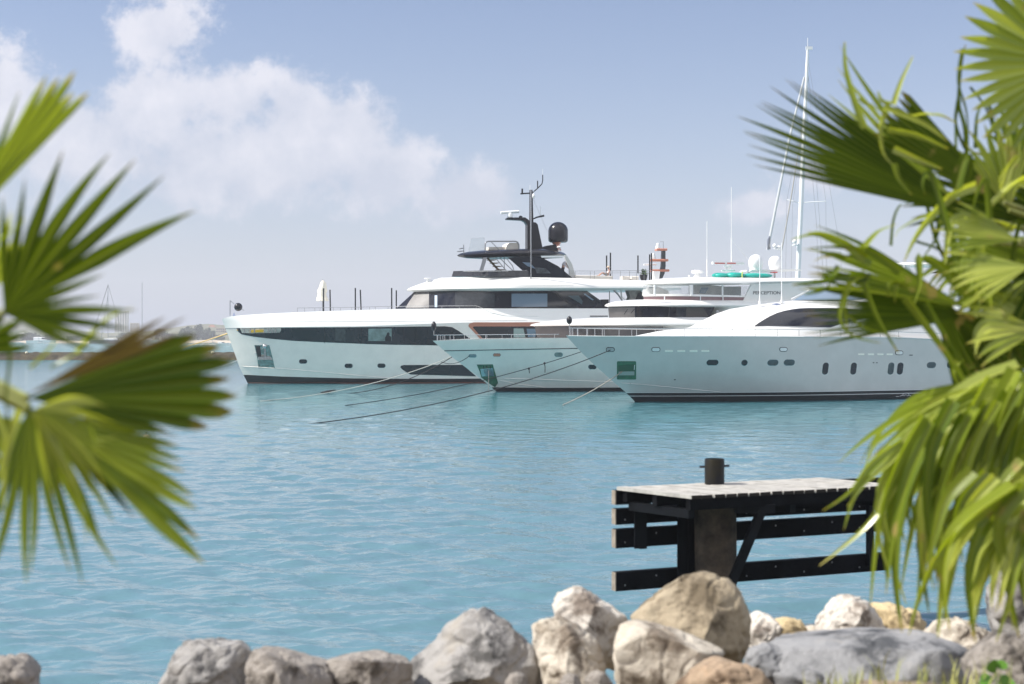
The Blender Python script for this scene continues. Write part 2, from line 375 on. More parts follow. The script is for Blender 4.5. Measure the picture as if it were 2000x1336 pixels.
class Yacht:
    def __init__(s, name, bow, ang, label, cat='yacht'):
        d = F * H / (bow[1] - HY)
        s.O = Vector(((bow[0] - CX) / F * d, d, 0))
        s.eu = Vector((math.cos(R(ang)), math.sin(R(ang)), 0)); s.ew = Vector((math.sin(R(ang)), -math.cos(R(ang)), 0))
        s.root = thing(name, s.O, label, cat)
    def W(s, u, w, z): return s.O + s.eu * u + s.ew * w + Vector((0, 0, z))
    def uz(s, px, py, w=0.0):
        D = Vector(((px - CX) / F, 1, (HY - py) / F))
        t = (w - (CAM - s.O).dot(s.ew)) / D.dot(s.ew)
        q = CAM + D * t
        return (q - s.O).dot(s.eu), q.z
    def pt(s, px, py, w=0.0):
        u, z = s.uz(px, py, w); return s.W(u, w, z)
    # --- hull
    def set_hull(s, stem, sheer, B, Ld, pd, Bw, Lw, pw, uend, flare=1.0, tumble=None):
        st = sorted([s.uz(*q) for q in stem], key=lambda q: q[1])
        s.st_u = [a for a, _ in st]; s.st_z = [b for _, b in st]
        k = (s.st_u[1] - s.st_u[0]) / max(.05, s.st_z[1] - s.st_z[0])
        s.st_u.insert(0, s.st_u[0] - k * .8); s.st_z.insert(0, s.st_z[0] - .8)
        s.par = (B, Ld, pd, Bw, Lw, pw, flare); s.uend = uend; s.tumble = tumble
        s.sh_u = [s.st_u[-1]]; s.sh_z = [s.st_z[-1]]
        for q in sheer:
            w = 0.
            for _ in range(40):
                u, z = s.uz(q[0], q[1], w); w = .6 * w + .4 * s.half(u, z, z)
            if u > s.sh_u[-1]: s.sh_u.append(u); s.sh_z.append(z)
    def ust(s, z): return float(np.interp(z, s.st_z, s.st_u))
    def zs(s, u): return float(np.interp(u, s.sh_u, s.sh_z))
    def half(s, u, z, ztop=None):
        B, Ld, pd, Bw, Lw, pw, fl = s.par
        ul = max(0, u - s.ust(z)); zt = ztop if ztop is not None else s.zs(u)
        t = max(0., min(1., z / zt)) ** fl
        wd = B * ez(ul / Ld, pd); ww = Bw * ez(ul / Lw, pw)
        w = ww + (wd - ww) * t
        if z < 0: w *= max(.2, 1 + .35 * z)
        if s.tumble:
            zk = s.tumble[0] if not callable(s.tumble[0]) else s.tumble[0](u)
            if z > zk: w -= s.tumble[1] * (z - zk) * ez(ul / 3.0, 1.5)
        return max(0.0, w)
    def band(s, name, m, z0, z1, n=8, N=70, cap=False, parent=None):
        """both sides of the hull between heights z0(u) and z1(u)"""
        g = Geo(); rows = {1: [], -1: []}
        for j in range(n + 1):
            r = []
            for i in range(N + 1):
                sx = (i / N) ** 1.7; zz = (z0(0) + z1(0)) / 2
                for _ in range(6):
                    us = s.ust(zz); u = us + sx * (s.uend - us); zz = z0(u) + (z1(u) - z0(u)) * j / n
                w = s.half(u, zz) if i else 0.0
                r.append((u, w, zz))
            rows[1].append([s.W(a, b, c) for a, b, c in r]); rows[-1].append([s.W(a, -b, c) for a, b, c in r])
        g.grid(rows[1]); g.grid([q[::-1] for q in rows[-1]])
        if cap: g.grid([rows[1][-1], rows[-1][-1]])
        g.grid([[q[-1] for q in rows[1]], [q[-1] for q in rows[-1]]])
        return g, g.build(name, m, parent or s.root, smooth=55)
    # --- superstructure
    def ring(s, pts, w, nl, p=2.2, tl=0., n=36, pt_=2.0):
        u0, z0 = s.uz(*pts[0], 0.0)
        us, zz = [u0], [z0]
        uT = s.uz(*pts[-1], w)[0]
        def half(u):
            k = ez((u - u0) / nl, p)
            if tl: k = min(k, ez((uT - u) / tl, pt_))
            return w * k
        for q in pts[1:-1]:
            a = 0.
            for _ in range(30):
                u, z = s.uz(q[0], q[1], a); a = .6 * a + .4 * half(u)
            us.append(u); zz.append(z)
        a = 0. if tl else w
        u, z = s.uz(*pts[-1], a); us.append(u); zz.append(z); uT = u
        out = []
        for i in range(n + 1):
            x = i / n
            x = (x ** 1.8) if not tl else (.5 - .5 * math.cos(math.pi * x))
            u = u0 + (uT - u0) * x
            out.append((u, half(u), float(np.interp(u, us, zz))))
        if not tl: out[-1] = (uT, w, zz[-1])
        near = [s.W(a, b, c) for a, b, c in out]; far = [s.W(a, -b, c) for a, b, c in out]
        return near[::-1] + far[1:]
    def loft(s, name, m, rings, parent=None, caps=(True, True), smooth=38):
        g = Geo(); g.grid(rings, True)
        if caps[0]: g.fan(rings[0][::-1])
        if caps[1]: g.fan(rings[-1])
        return g, g.build(name, m, parent or s.root, smooth=smooth)
    def panel(s, name, m, poly, w, th, parent=None, smooth=30):
        g = Geo(); r = [s.pt(x, y, w) for x, y in poly]
        g.prism([q - s.ew * (-th / 2) for q in r], -s.ew * th)
        return g.build(name, m, parent or s.root, smooth=smooth)
    def tube(s, name, m, pts, w, r, parent=None, n=8, smoothn=0):
        q = [s.pt(x, y, w) for x, y in pts]
        if smoothn: q = spline(q, smoothn)
        g = Geo(); g.tube(q, r, n); return g.build(name, m, parent or s.root, smooth=60)
    def rail(s, pts, m=STEEL, r=.022, inset=.12, posts=(), mirror=True, base=None, lean=0., mid=False, name='handrail', half=None):
        """a rail over the deck edge; posts are columns of the photograph"""
        def solve(px, py):
            a = 0.
            for _ in range(40):
                u, z = s.uz(px, py, a); a = .6 * a + .4 * (max(0, s.half(u, s.zs(u)) - inset) if half is None else half)
            return u, a, z
        q = [solve(*t) for t in pts]; q3 = [s.W(*t) for t in q]
        xs = [t[0] for t in pts]; ysx = [t[1] for t in pts]
        for sg in ((1, -1) if mirror else (1,)):
            g = Geo(); g.tube([s.W(u, sg * w, z) for u, w, z in q], r, 6)
            if mid: g.tube([s.W(u, sg * w, z - mid) for u, w, z in q], r * .7, 6)
            h = g.build(name, m, s.root, smooth=60)
            for px in posts:
                u, w, z = solve(px, float(np.interp(px, xs, ysx)))
                zb = (s.zs(u) if base is None else s.uz(px, base, w)[1]) - .02
                g = Geo(); g.tube([s.W(u + lean * (z - zb), sg * w, zb), s.W(u, sg * w, z)], r * .8, 6)
                g.build('stanchion', m, s.root, smooth=60)
    # --- things lying on the skin
    def hit(s, bvh, px, py):
        D = Vector(((px - CX) / F, 1, (HY - py) / F)).normalized()
        loc, nor, _, _ = bvh.ray_cast(CAM, D)
        if loc is None:
            c = CAM + D * ((s.O - CAM).length + 4)
            loc, nor, _, _ = bvh.find_nearest(c)
        if nor.dot(D) > 0: nor = -nor
        return loc, nor
    def decal(s, name, m, bvh, poly, off=.012, step=9, parent=None, back=.03, bore=None):
        bm = bmesh.new()
        bm.faces.new([bm.verts.new((x, y, 0)) for x, y in poly])
        x0, x1 = min(p[0] for p in poly), max(p[0] for p in poly); y0, y1 = min(p[1] for p in poly), max(p[1] for p in poly)
        for ax, a, b in ((0, x0, x1), (1, y0, y1)):
            k = a + step
            while k < b - .5:
                co = [0, 0, 0]; no = [0, 0, 0]; co[ax] = k; no[ax] = 1
                bmesh.ops.bisect_plane(bm, geom=bm.verts[:] + bm.edges[:] + bm.faces[:], plane_co=co, plane_no=no)
                k += step
        bmesh.ops.triangulate(bm, faces=[f for f in bm.faces if len(f.verts) > 4])
        g = Geo(); bm.verts.index_update(); vs = []; ns = []
        for v in bm.verts:
            l, n = s.hit(bvh, v.co.x, v.co.y); vs.append(l + n * off); ns.append(n)
        g.add(vs, [tuple(v.index for v in f.verts) for f in bm.faces])
        k = g.add([a - n * back for a, n in zip(vs, ns)], [])
        for e in bm.edges:
            if len(e.link_faces) == 1:
                a, b = e.verts[0].index, e.verts[1].index; g.f.append((a, b, k + b, k + a)); g.mi.append(0)
        bm.free()
        return g.build(name, m, parent or s.root, smooth=30)
    def trim(s, name, m, bvh, pts, r, parent=None, n=6, per=10):
        q = []
        for (a, b), (c, d) in zip(pts[:-1], pts[1:]):
            for i in range(per): q.append((a + (c - a) * i / per, b + (d - b) * i / per))
        q.append(pts[-1])
        g = Geo(); g.tube([sum((s.hit(bvh, x, y)[0],), Vector()) for x, y in q], r, n)
        return g.build(name, m, parent or s.root, smooth=60)

def rr(cx, cy, w, h, r=None, skew=0., n=5):
    """rounded rectangle outline in photograph pixels"""
    r = min(w, h) / 2 * .98 if r is None else r; o = []
    for (sx, sy, a0) in ((1, 1, 0), (-1, 1, 90), (-1, -1, 180), (1, -1, 270)):
        for k in range(n + 1):
            a = R(a0 + 90 * k / n)
            x = sx * (w / 2 - r) + r * math.cos(a); y = sy * (h / 2 - r) + r * math.sin(a)
            o.append((cx + x - skew * y, cy + y))
    return o

def porthole(y, bvh, cx, cy, w, h, m=GLASS, rim=STEEL, skew=0., name='porthole', rimw=1.2):
    a = y.decal(name, rim, bvh, rr(cx, cy, w + rimw, h + rimw, skew=skew), off=.010, step=20) if rim else None
    return y.decal('pane' if a else name, m, bvh, rr(cx, cy, w, h, skew=skew), off=.022, step=20, parent=a)

# ---- the largest yacht, farthest back
def yacht_far():
    y = Yacht('superyacht', (484, 749), 15, 'largest white yacht with black hardtop and mast, its bow farthest left')
    zk = lambda u: float(np.interp(u, kz_u, kz_z))
    kz_u, kz_z = [0, 1], [4, 4]
    y.set_hull([(433.5, 623), (440, 641), (452, 672), (467, 715), (484, 749)],
               [(452, 617.5), (480, 615), (520, 612.5), (560, 610.5), (620, 608), (720, 604.5), (800, 602.5), (940, 602), (1180, 602)],
               4.2, 13, 2.3, 3.9, 17, 1.9, 42, flare=.8)
    kz = []
    for px, py in ((440, 641), (520, 639), (700, 637.5), (900, 630), (1180, 628)):
        w = 0.
        for _ in range(30):
            u, z = y.uz(px, py, w); w = .6 * w + .4 * y.half(u, z)
        kz.append((u, z))
    kz_u[:] = [a for a, _ in kz]; kz_z[:] = [b for _, b in kz]
    y.tumble = (zk, .68)
    zb = lambda u: float(np.interp(u, [0, 3, 8, 14, 42], [.68, .55, .42, .37, .36]))
    y.band('lower_hull', BOOT, lambda u: -.7, zb, n=5)
    gr, _ = y.band('waterline_band', RED, lambda u: -.02, lambda u: .10, n=1)
    g1, _ = y.band('hull', GEL_HULL, zb, zk, n=12)
    g2, _ = y.band('bulwark', GEL, zk, lambda u: y.zs(u), n=6, cap=True)
    g = Geo(); g.add(g1.v, g1.f); g.add(g2.v, g2.f); B = g.bvh(); B1 = g1.bvh()
    # the red waterline band stands 15 mm proud of the black
    # long black window band with the open mooring deck at its front
    band = y.decal('window_band', GLASS, B, [(462, 641), (545, 640.2), (700, 639), (868, 637.3), (883, 639), (895, 646), (918, 661), (928, 676), (856, 674.6), (820, 674), (770, 673.4), (720, 672), (670, 670), (620, 668), (570, 665.5), (525, 661.2), (495, 657.5), (472, 653), (466, 648.5)])
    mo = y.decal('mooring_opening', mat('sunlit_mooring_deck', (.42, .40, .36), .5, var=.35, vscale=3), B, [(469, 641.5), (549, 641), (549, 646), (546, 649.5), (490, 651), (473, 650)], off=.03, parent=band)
    for x in (478, 489, 497, 516, 524, 531, 538): y.tube('mooring_post', STEEL, [(x, 650), (x, 641.5)], y.half(6, 3.9) + .10, .05, parent=band)
    y.decal('yellow_fender', YEL, B, [(488, 644.5), (517, 643.5), (517, 648.5), (488, 649.5)], off=.06, parent=band)
    y.decal('pane', GLASS_G, B, [(719.3, 642), (765, 641.5), (765, 666), (719.3, 666)], off=.02, parent=band)  # greenish grey reflection painted on as a pane
    y.decal('pane', mat('half_lit_pane', (.05, .055, .06), .1, var=.3), B, [(655, 641.5), (675, 641.2), (675, 666.5), (655, 666)], off=.02, parent=band)
    y.decal('crew_silhouette', BLACK, B, [(752, 666), (752, 659), (755, 654), (756, 650), (759, 649), (761, 652), (760, 655), (764, 658), (764.5, 666)], off=.032, parent=band)
    for x in (634, 700, 706, 788, 812, 836): y.trim('mullion', BLACK, B, [(x, 640), (x, 670 if x < 720 else 673)], .03, parent=band, per=4)
    # seams of the bulwark
    y.trim('bulwark_seam', GREYL, B, [(560, 628.5), (720, 627.8), (920, 626.5), (1030, 625.5)], .012)
    y.trim('spray_rail', GEL_HULL, B, [(467, 715.5), (520, 718), (580, 722.5), (650, 729), (720, 735.5), (775, 740)], .032)
    y.decal('bow_seam', GREYL, B, [(440, 640.6), (467, 640.4), (467, 642), (441, 642.2)], off=.01)
    # anchor pocket
    pk = y.decal('anchor_pocket', mat('mirror_pocket', (.30, .33, .31), .16, metal=.9, var=.5, vscale=5), B, [(497, 674), (526, 674), (532, 697), (537, 719), (505, 719), (502, 697)], off=.015)
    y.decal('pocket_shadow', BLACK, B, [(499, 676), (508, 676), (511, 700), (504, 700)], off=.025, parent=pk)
    a = Geo(); c, n = y.hit(B, 519, 699)
    a.beam(c + n * .12 - y.eu * .55, c + n * .12 + y.eu * .55, .22, .24); a.tube([c + n * .15, c + n * .15 + Vector((0, 0, .9))], .1, 8)
    a.ball(c + n * .2 + Vector((0, 0, .95)), .2); a.build('anchor', STEEL, y.root)
    for cx, cy in ((592, 706), (681, 714.5), (745, 714.2)): porthole(y, B, cx, cy, 15, 7.6, m=GLASS, rim=DSTEEL)
    lw = y.decal('lower_window', GLASS, B, [(781.5, 717), (784, 714), (789, 713), (904, 712.5), (930, 735), (802, 731.4), (793, 726.5), (785, 721)], off=.014)
    y.tube('bow_staff', DSTEEL, [(449.3, 618), (449.3, 587)], 0, .03)
    g = Geo(); g.tube([y.pt(449.3, 587), y.pt(458, 594)], .02, 5); g.tube([y.pt(470, 602), y.pt(477, 607)], .02, 5); g.build('ball_line', DSTEEL, y.root)
    g = Geo(); g.ball(y.pt(465.3, 599.7), .33, 16); g.build('anchor_ball', BLACK, y.root)
    y.panel('pennant', mat('blue_white_flag', (.35, .42, .62), .8), [(454, 618), (457, 610), (460, 617)], 0, .02)
    # foredeck rails and awning poles
    y.rail([(580, 601.5), (640, 601), (700, 600), (768, 598.2)], r=.02, posts=(581, 595, 615, 625, 651, 665, 687, 700, 722, 733, 758), mirror=False, inset=1.0, m=DSTEEL)
    y.rail([(770, 599), (800, 598), (930, 597), (943, 602)], r=.022, posts=(794, 829, 863, 897, 930), mirror=False, inset=.3, m=STEEL)
    for i, (x, t) in enumerate(((632, 563), (644.5, 566), (694, 562.5), (704.5, 566), (765, 562.5), (774, 567))):
        y.tube('awning_pole', BLACK, [(x if i % 2 == 0 else x + (.8 if i < 4 else 0), 609 if x < 700 else 607), (x - (.8 if i == 3 else 0), t)], 1.2 if i % 2 == 0 else -1.6, .055, n=8)
    # wheelhouse deck
    gw, wh = y.loft('wheelhouse', GLASS, [y.ring([(772, 604), (900, 606), (1186, 608)], 3.05, 6, 2.4), y.ring([(809, 570), (950, 569.5), (1146, 568)], 3.0, 6, 2.4)])
    Bw = gw.bvh()
    y.decal('front_window', INTER, Bw, [(800, 588), (812, 571.5), (838, 571), (838, 601), (792, 601)], parent=wh)
    y.decal('pane', GLASS_B, Bw, [(999, 573.5), (1069, 573.5), (1069, 599.3), (999, 599.3)], parent=wh)
    y.decal('light_strip', mat('pale_blue_strip', (.42, .52, .62), .3), Bw, [(849, 577), (854, 577), (854, 600), (849, 600)], parent=wh)
    y.decal('pane', mat('grey_pane', (.045, .05, .058), .08, var=.2), Bw, [(889, 573), (966, 573), (966, 600), (889, 600)], parent=wh, off=.008)
    y.panel('side_strut', BLACK, [(1076, 568), (1082, 568), (1132, 603), (1124, 601)], 3.12, .12)
    y.panel('rear_side_window', GLASS, [(1082, 569), (1146, 568), (1187, 597), (1187, 607.5), (1140, 606), (1132, 603)], 3.09, .08)
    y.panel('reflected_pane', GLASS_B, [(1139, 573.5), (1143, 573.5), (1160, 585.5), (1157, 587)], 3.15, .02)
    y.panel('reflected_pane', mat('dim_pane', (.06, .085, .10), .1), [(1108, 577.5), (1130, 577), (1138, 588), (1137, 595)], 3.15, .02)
    T = 1330
    y.loft('upper_deck_roof', GEL, [y.ring([(808, 570.6), (910, 569.4), (1144, 567.3), (T, 566)], 3.2, 8, 2.3), y.ring([(797, 568.6), (T, 564.5)], 3.55, 8, 2.3), y.ring([(794, 566.3), (T, 562)], 3.72, 8, 2.3),
                                   y.ring([(802, 561.5), (T, 558)], 3.68, 8.5, 2.2), y.ring([(819, 555), (900, 553), (T, 554.5)], 3.5, 9, 2.2), y.ring([(838, 549), (T, 551.6)], 3.3, 9.5, 2.2),
                                   y.ring([(862, 542.6), (960, 541.2), (1118, 543.2), (1196, 546), (T, 549.5)], 3.0, 9, 2.2)], smooth=60)
    g = Geo(); g.tube([y.pt(x, yy, 3.72) for x, yy in ((860, 559.6), (950, 558.6), (1120, 557.4))], .012, 5); g.build('roof_seam', GREYL, y.root)
    g = Geo(); g.lathe(y.pt(835, 551, 0), [(.10, 0), (.10, .25), (.28, .25), (.28, .33), (.1, .36)], 12); g.build('deck_horn', WHITE, y.root)
    # flybridge
    y.loft('windscreen', GLASS, [y.ring([(882, 540.5), (1037, 541)], 2.75, 5, 2.4), y.ring([(885.5, 529.5), (1033, 529)], 2.7, 5, 2.4)])
    y.tube('windscreen_trim', STEEL, [(905, 529.6), (1029, 529)], 2.62, .03)
    y.loft('hardtop', BLACK, [y.ring([(912, 504.5), (1098, 503.6)], 2.0, 4, 2.3, tl=2.5), y.ring([(896, 501.5), (1104, 500.5)], 2.5, 4.5, 2.3, tl=2.5), y.ring([(892.5, 498.5), (1106.5, 498)], 2.65, 4.5, 2.3, tl=2.5),
                             y.ring([(900, 494.8), (1102, 494)], 2.6, 4.5, 2.3, tl=2.5), y.ring([(918, 491.2), (1094, 491)], 2.35, 4.5, 2.3, tl=2.5), y.ring([(950, 488.2), (1082, 488.6)], 1.8, 4, 2.3, tl=2.5)], smooth=60)
    y.panel('hardtop_underside', WHITE, [(1056, 499.6), (1103, 499.2), (1100, 502.6), (1058, 503.2)], 2.66, .05)
    for w in (2.45, -2.45): y.panel('side_wing', GLASS, [(992, 503), (1030, 500), (1056, 502), (1090, 520), (1118, 543), (1037, 543), (1018, 526)], w, .1)
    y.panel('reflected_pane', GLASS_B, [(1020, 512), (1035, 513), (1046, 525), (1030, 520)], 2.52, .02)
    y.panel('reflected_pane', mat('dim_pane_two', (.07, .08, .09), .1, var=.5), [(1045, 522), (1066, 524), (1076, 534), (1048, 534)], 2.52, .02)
    for w in (2.3, -2.3): y.panel('front_pillar', DSTEEL, [(944, 503), (951, 503), (943, 529.5), (936, 529.5)], w, .15)
    st = y.tube('stair', TEAK, [(951.5, 503.5), (976, 530)], -.3, .09)
    for a, b in ((957, 508), (962.5, 514), (968, 520.5), (973, 527)):
        g = Geo(); c = y.pt(a + 3, b, -.3); g.beam(c - y.eu * .28, c + y.eu * .28, .9, .05); g.build('tread', TEAK, st)
    for q in ([(967, 503), (990, 530)], [(975, 503), (1002, 529)], [(985, 503), (985, 529)], [(990, 506), (1001, 519), (1004, 529)]): y.tube('stair_rail', DSTEEL, q, .1, .028)
    for w in (2.3, -2.3): y.panel('rear_arch', mat('pale_grey_paint', (.55, .55, .53), .35), [(1103, 498), (1107, 500), (1117, 516), (1123, 538), (1122, 543), (1112, 543), (1111, 524), (1103, 504)], w, .18)
    # mast
    y.panel('mast_base', BLACK, [(1028, 487), (1028, 437), (1031, 434), (1044, 435), (1048, 439), (1058, 487)], 0, .7)
    mp = y.panel('mast_pole', BLACK, [(1034, 440), (1034.5, 371), (1039.5, 371), (1041.5, 440)], 0, .2)
    y.panel('radar_arm', BLACK, [(988, 427), (988.5, 429.6), (1018, 431), (1024, 434), (1032, 446), (1036, 436), (1030, 429), (1024, 425), (990, 425.3)], 0, .5)
    y.panel('side_arm', BLACK, [(1040, 427), (1048, 423), (1062, 419.5), (1062.3, 423.5), (1050, 425.5), (1041, 429)], 0, .25)
    rd = y.tube('radar_scanner', WHITE, [(978, 415.6), (1013.5, 413.2)], 0, .12)
    g = Geo(); g.lathe(y.pt(996, 425, 0), [(.22, 0), (.24, .2), (.16, .38), (.1, .45)], 14); g.build('pedestal', WHITE, rd)
    g = Geo(); g.lathe(y.pt(1017, 425, 0), [(.14, 0), (.16, .1), (.05, .16)], 10); g.build('mast_lamp', BLACK, y.root)
    y.tube('cross_arm', BLACK, [(1016.5, 378.6), (1034, 377.3), (1042, 375)], 0, .06)
    y.tube('cross_arm', BLACK, [(1043, 374), (1051, 367), (1058.5, 359), (1060, 352), (1060, 341.5)], 0, .045)
    y.tube('horn_tip', BLACK, [(1020, 378), (1020, 368.5)], 0, .075); y.tube('horn_tip', BLACK, [(1050, 368), (1050, 353)], 0, .05)
    y.tube('whip_aerial', WHITE, [(1060, 341), (1060, 330)], 0, .014); y.tube('whip_aerial', WHITE, [(1035, 371), (1035, 362)], 0, .02); y.tube('whip_aerial', WHITE, [(1056, 421), (1056, 404)], 0, .025)
    g = Geo(); g.ball(y.pt(1042.3, 383, .3), .13, 10, (1, 1, 1.7)); g.build('mast_light', WHITE, y.root)
    g = Geo(); g.tube([y.pt(1042, 390), y.pt(1069, 452)], .012, 5); g.build('aerial_wire', GREYL, y.root)
    y.tube('flag_pole', STEEL, [(1036.8, 547), (1036.8, 371)], 3.0, .05)
    # satellite dome
    sd = Geo(); c = y.pt(1090, 473.5, 0); r = .83
    sd.lathe(c, [(r * .8, .0), (r * .97, .1), (r, .35), (r, .95)] + [(r * math.cos(R(t)), .95 + r * .92 * math.sin(R(t))) for t in range(8, 89, 10)], 28)
    dm = sd.build('satellite_dome', BLACK, y.root, smooth=50)
    g = Geo(); g.lathe(y.pt(1087, 489.5, 0), [(.42, 0), (.3, .25), (.27, .5), (.4, .68)], 16); g.build('dome_neck', COPPER, dm)
    y.panel('dome_plinth', BLACK, [(1047, 489), (1062, 481), (1082, 478), (1086, 490)], 0, 1.2)
    g = Geo(); c = y.pt(1092, 492, 1.4); g.tube([c, c + Vector((0, 0, .3))], .03, 6); g.lathe(c + Vector((0, 0, .3)), [(.12, 0), (.2, .06), (.2, .12), (.05, .2)], 12); g.build('gps_mushroom', WHITE, y.root)
    # lounge on the hardtop
    y.tube('roof_rail', DSTEEL, [(947.5, 489), (947.5, 476), (950, 472.5), (954, 471.3), (1006, 471.3), (1011, 473), (1013.5, 478), (1013.5, 488)], 1.4, .06)
    y.tube('roof_rail_brace', DSTEEL, [(960, 473), (975, 488)], 1.4, .03)
    y.panel('roof_seat', SEAT, [(982, 489), (985.5, 480), (990, 475.6), (1007, 475.6), (1009, 489)], .4, 1.6)
    y.panel('roof_seat', SEAT, [(950, 489), (950, 483.5), (984, 483.5), (984, 489)], .2, 1.6)
    y.panel('wind_screen_glass', GLASS_C, [(914, 492), (920, 465), (947, 464), (947, 489)], 1.4, .03)
    y.tube('light_tree', DSTEEL, [(906, 496), (905.5, 478)], .3, .035)
    for q in ([(893, 491.5), (906, 490)], [(897, 486), (906, 484.5)]): y.tube('light_arm', DSTEEL, q, .3, .04)
    # aft sun deck: rail and awning poles
    dk = 548
    y.rail([(1108, 529.2), (1160, 529.3), (1250, 528.5), (1278, 529)], r=.02, posts=(1124, 1153, 1161, 1196, 1212, 1229.5, 1243, 1258), base=dk, mirror=False, half=2.9, m=DSTEEL, mid=.17)
    for x, t, b in ((1184.8, 499, 530), (1192.3, 493.5, 540), (1246, 499, 530), (1269, 497, 549), (1272.7, 494.5, 549)): y.tube('awning_pole', BLACK, [(x, b + 4), (x, t)], 2.0 if b > 535 else -1.5, .06)
    g = Geo(); c0 = y.pt(1122, 542, 2.4); c1 = y.pt(1194, 543.5, 2.4); g.beam(c0, c1, .8, .35, bev=.3); g.build('sun_pad', SEAT, y.root)
    for x in (1220, 1238):
        g = Geo(); c = y.pt(x, 545.2, 1.8); g.beam(c - y.eu * .3, c + y.eu * .3, .7, .5, bev=.3); g.build('deck_chair', SEAT, y.root)
    # aft light mast
    am = y.panel('aft_mast', mat('dark_grey_mast', (.05, .055, .06), .4), [(1283, 545), (1288, 535), (1291, 520), (1292.6, 488), (1298.5, 488), (1299, 520), (1297, 534), (1292, 545)], 0, .3)
    for x0, x1, yy in ((1281, 1301, 487.8), (1270.5, 1303, 508.5), (1272, 1305, 528.5)):
        g = Geo(); g.beam(y.pt(x0, yy, 0), y.pt(x1, yy, 0), .6, .2, bev=.6); g.build('copper_platform', COPPER, am)
    for x, yy in ((1276, 507), (1285, 487)):
        g = Geo(); g.lathe(y.pt(x, yy, 0), [(.2, 0), (.22, .15), (.12, .5), (.02, .55)], 12); g.build('navigation_lamp', WHITE, am)
    y.tube('aft_radar_scanner', WHITE, [(1257, 516.8), (1282, 516.8)], -.4, .07, parent=am); y.tube('radar_stem', WHITE, [(1270, 528), (1270, 517)], -.4, .09, parent=am)
    y.tube('wind_vane', DSTEEL, [(1295.5, 488), (1295.5, 472), (1290, 471.4)], 0, .025, parent=am); y.panel('mast_cabinet', WHITE, [(1274, 530), (1287, 530), (1285, 546), (1276, 546)], .3, .6, parent=am)
    # gap under the roof overhang: stanchion, folded crane and dark screen
    y.tube('roof_post', DSTEEL, [(1190.5, 568), (1190.5, 592)], 2.9, .04); y.panel('dark_locker', BLACK, [(1174, 585), (1187, 585), (1187, 594), (1177, 594)], 2.0, .5)
    y.panel('folded_crane', mat('grey_cover_cloth', (.30, .29, .28), .8, var=.3, vscale=2), [(1224, 568), (1250, 567), (1246, 592), (1222, 594), (1228, 580)], 1.4, .8)
    y.panel('dark_screen', BLACK, [(1240, 587), (1247, 572), (1262, 568), (1262, 592)], 1.9, .1)
    y.tube('crane_arm', DSTEEL, [(1198, 566), (1207, 575), (1216, 588)], 2.2, .07); y.tube('crane_arm', WHITE, [(1213, 567), (1214, 580), (1222, 586), (1211, 592)], 2.0, .06)
    # orange rimmed opening aft
    op = y.decal('orange_opening_rim', COPPER, B, [(914.5, 637), (917, 632), (925, 629.6), (1075, 629.6), (1075, 664), (939, 662), (935, 659)], off=.015)
    y.decal('dark_opening', GLASS, B, [(923.5, 639.5), (926, 637.6), (1074, 637.6), (1074, 664), (945, 664)], off=.03, parent=op)
    y.decal('pane', mat('pale_green_pane', (.36, .43, .40), .15), B, [(1003, 641.5), (1022, 641.5), (1026, 659), (1003, 659)], off=.04, parent=op)
    y.decal('pane', GLASS_B, B, [(1028, 642), (1046, 642), (1046, 658), (1031, 658)], off=.04, parent=op)
    for x in (944, 966): y.trim('opening_post', STEEL, B, [(x, 638), (x, 662)], .03, parent=op, per=4)
    y.trim('boarding_seam', BLACK, B, [(1152, 617.6), (1187, 617.6)], .05)
    y.trim('deck_moulding', GEL, B, [(945, 603), (960, 611), (985, 616.5), (1050, 617.5)], .03)
    y.decal('hatch_panel', GEL, B, [(729, 609), (750, 608.6), (750, 613.6), (729, 614)], off=.008)
    return y
Y1 = yacht_far()

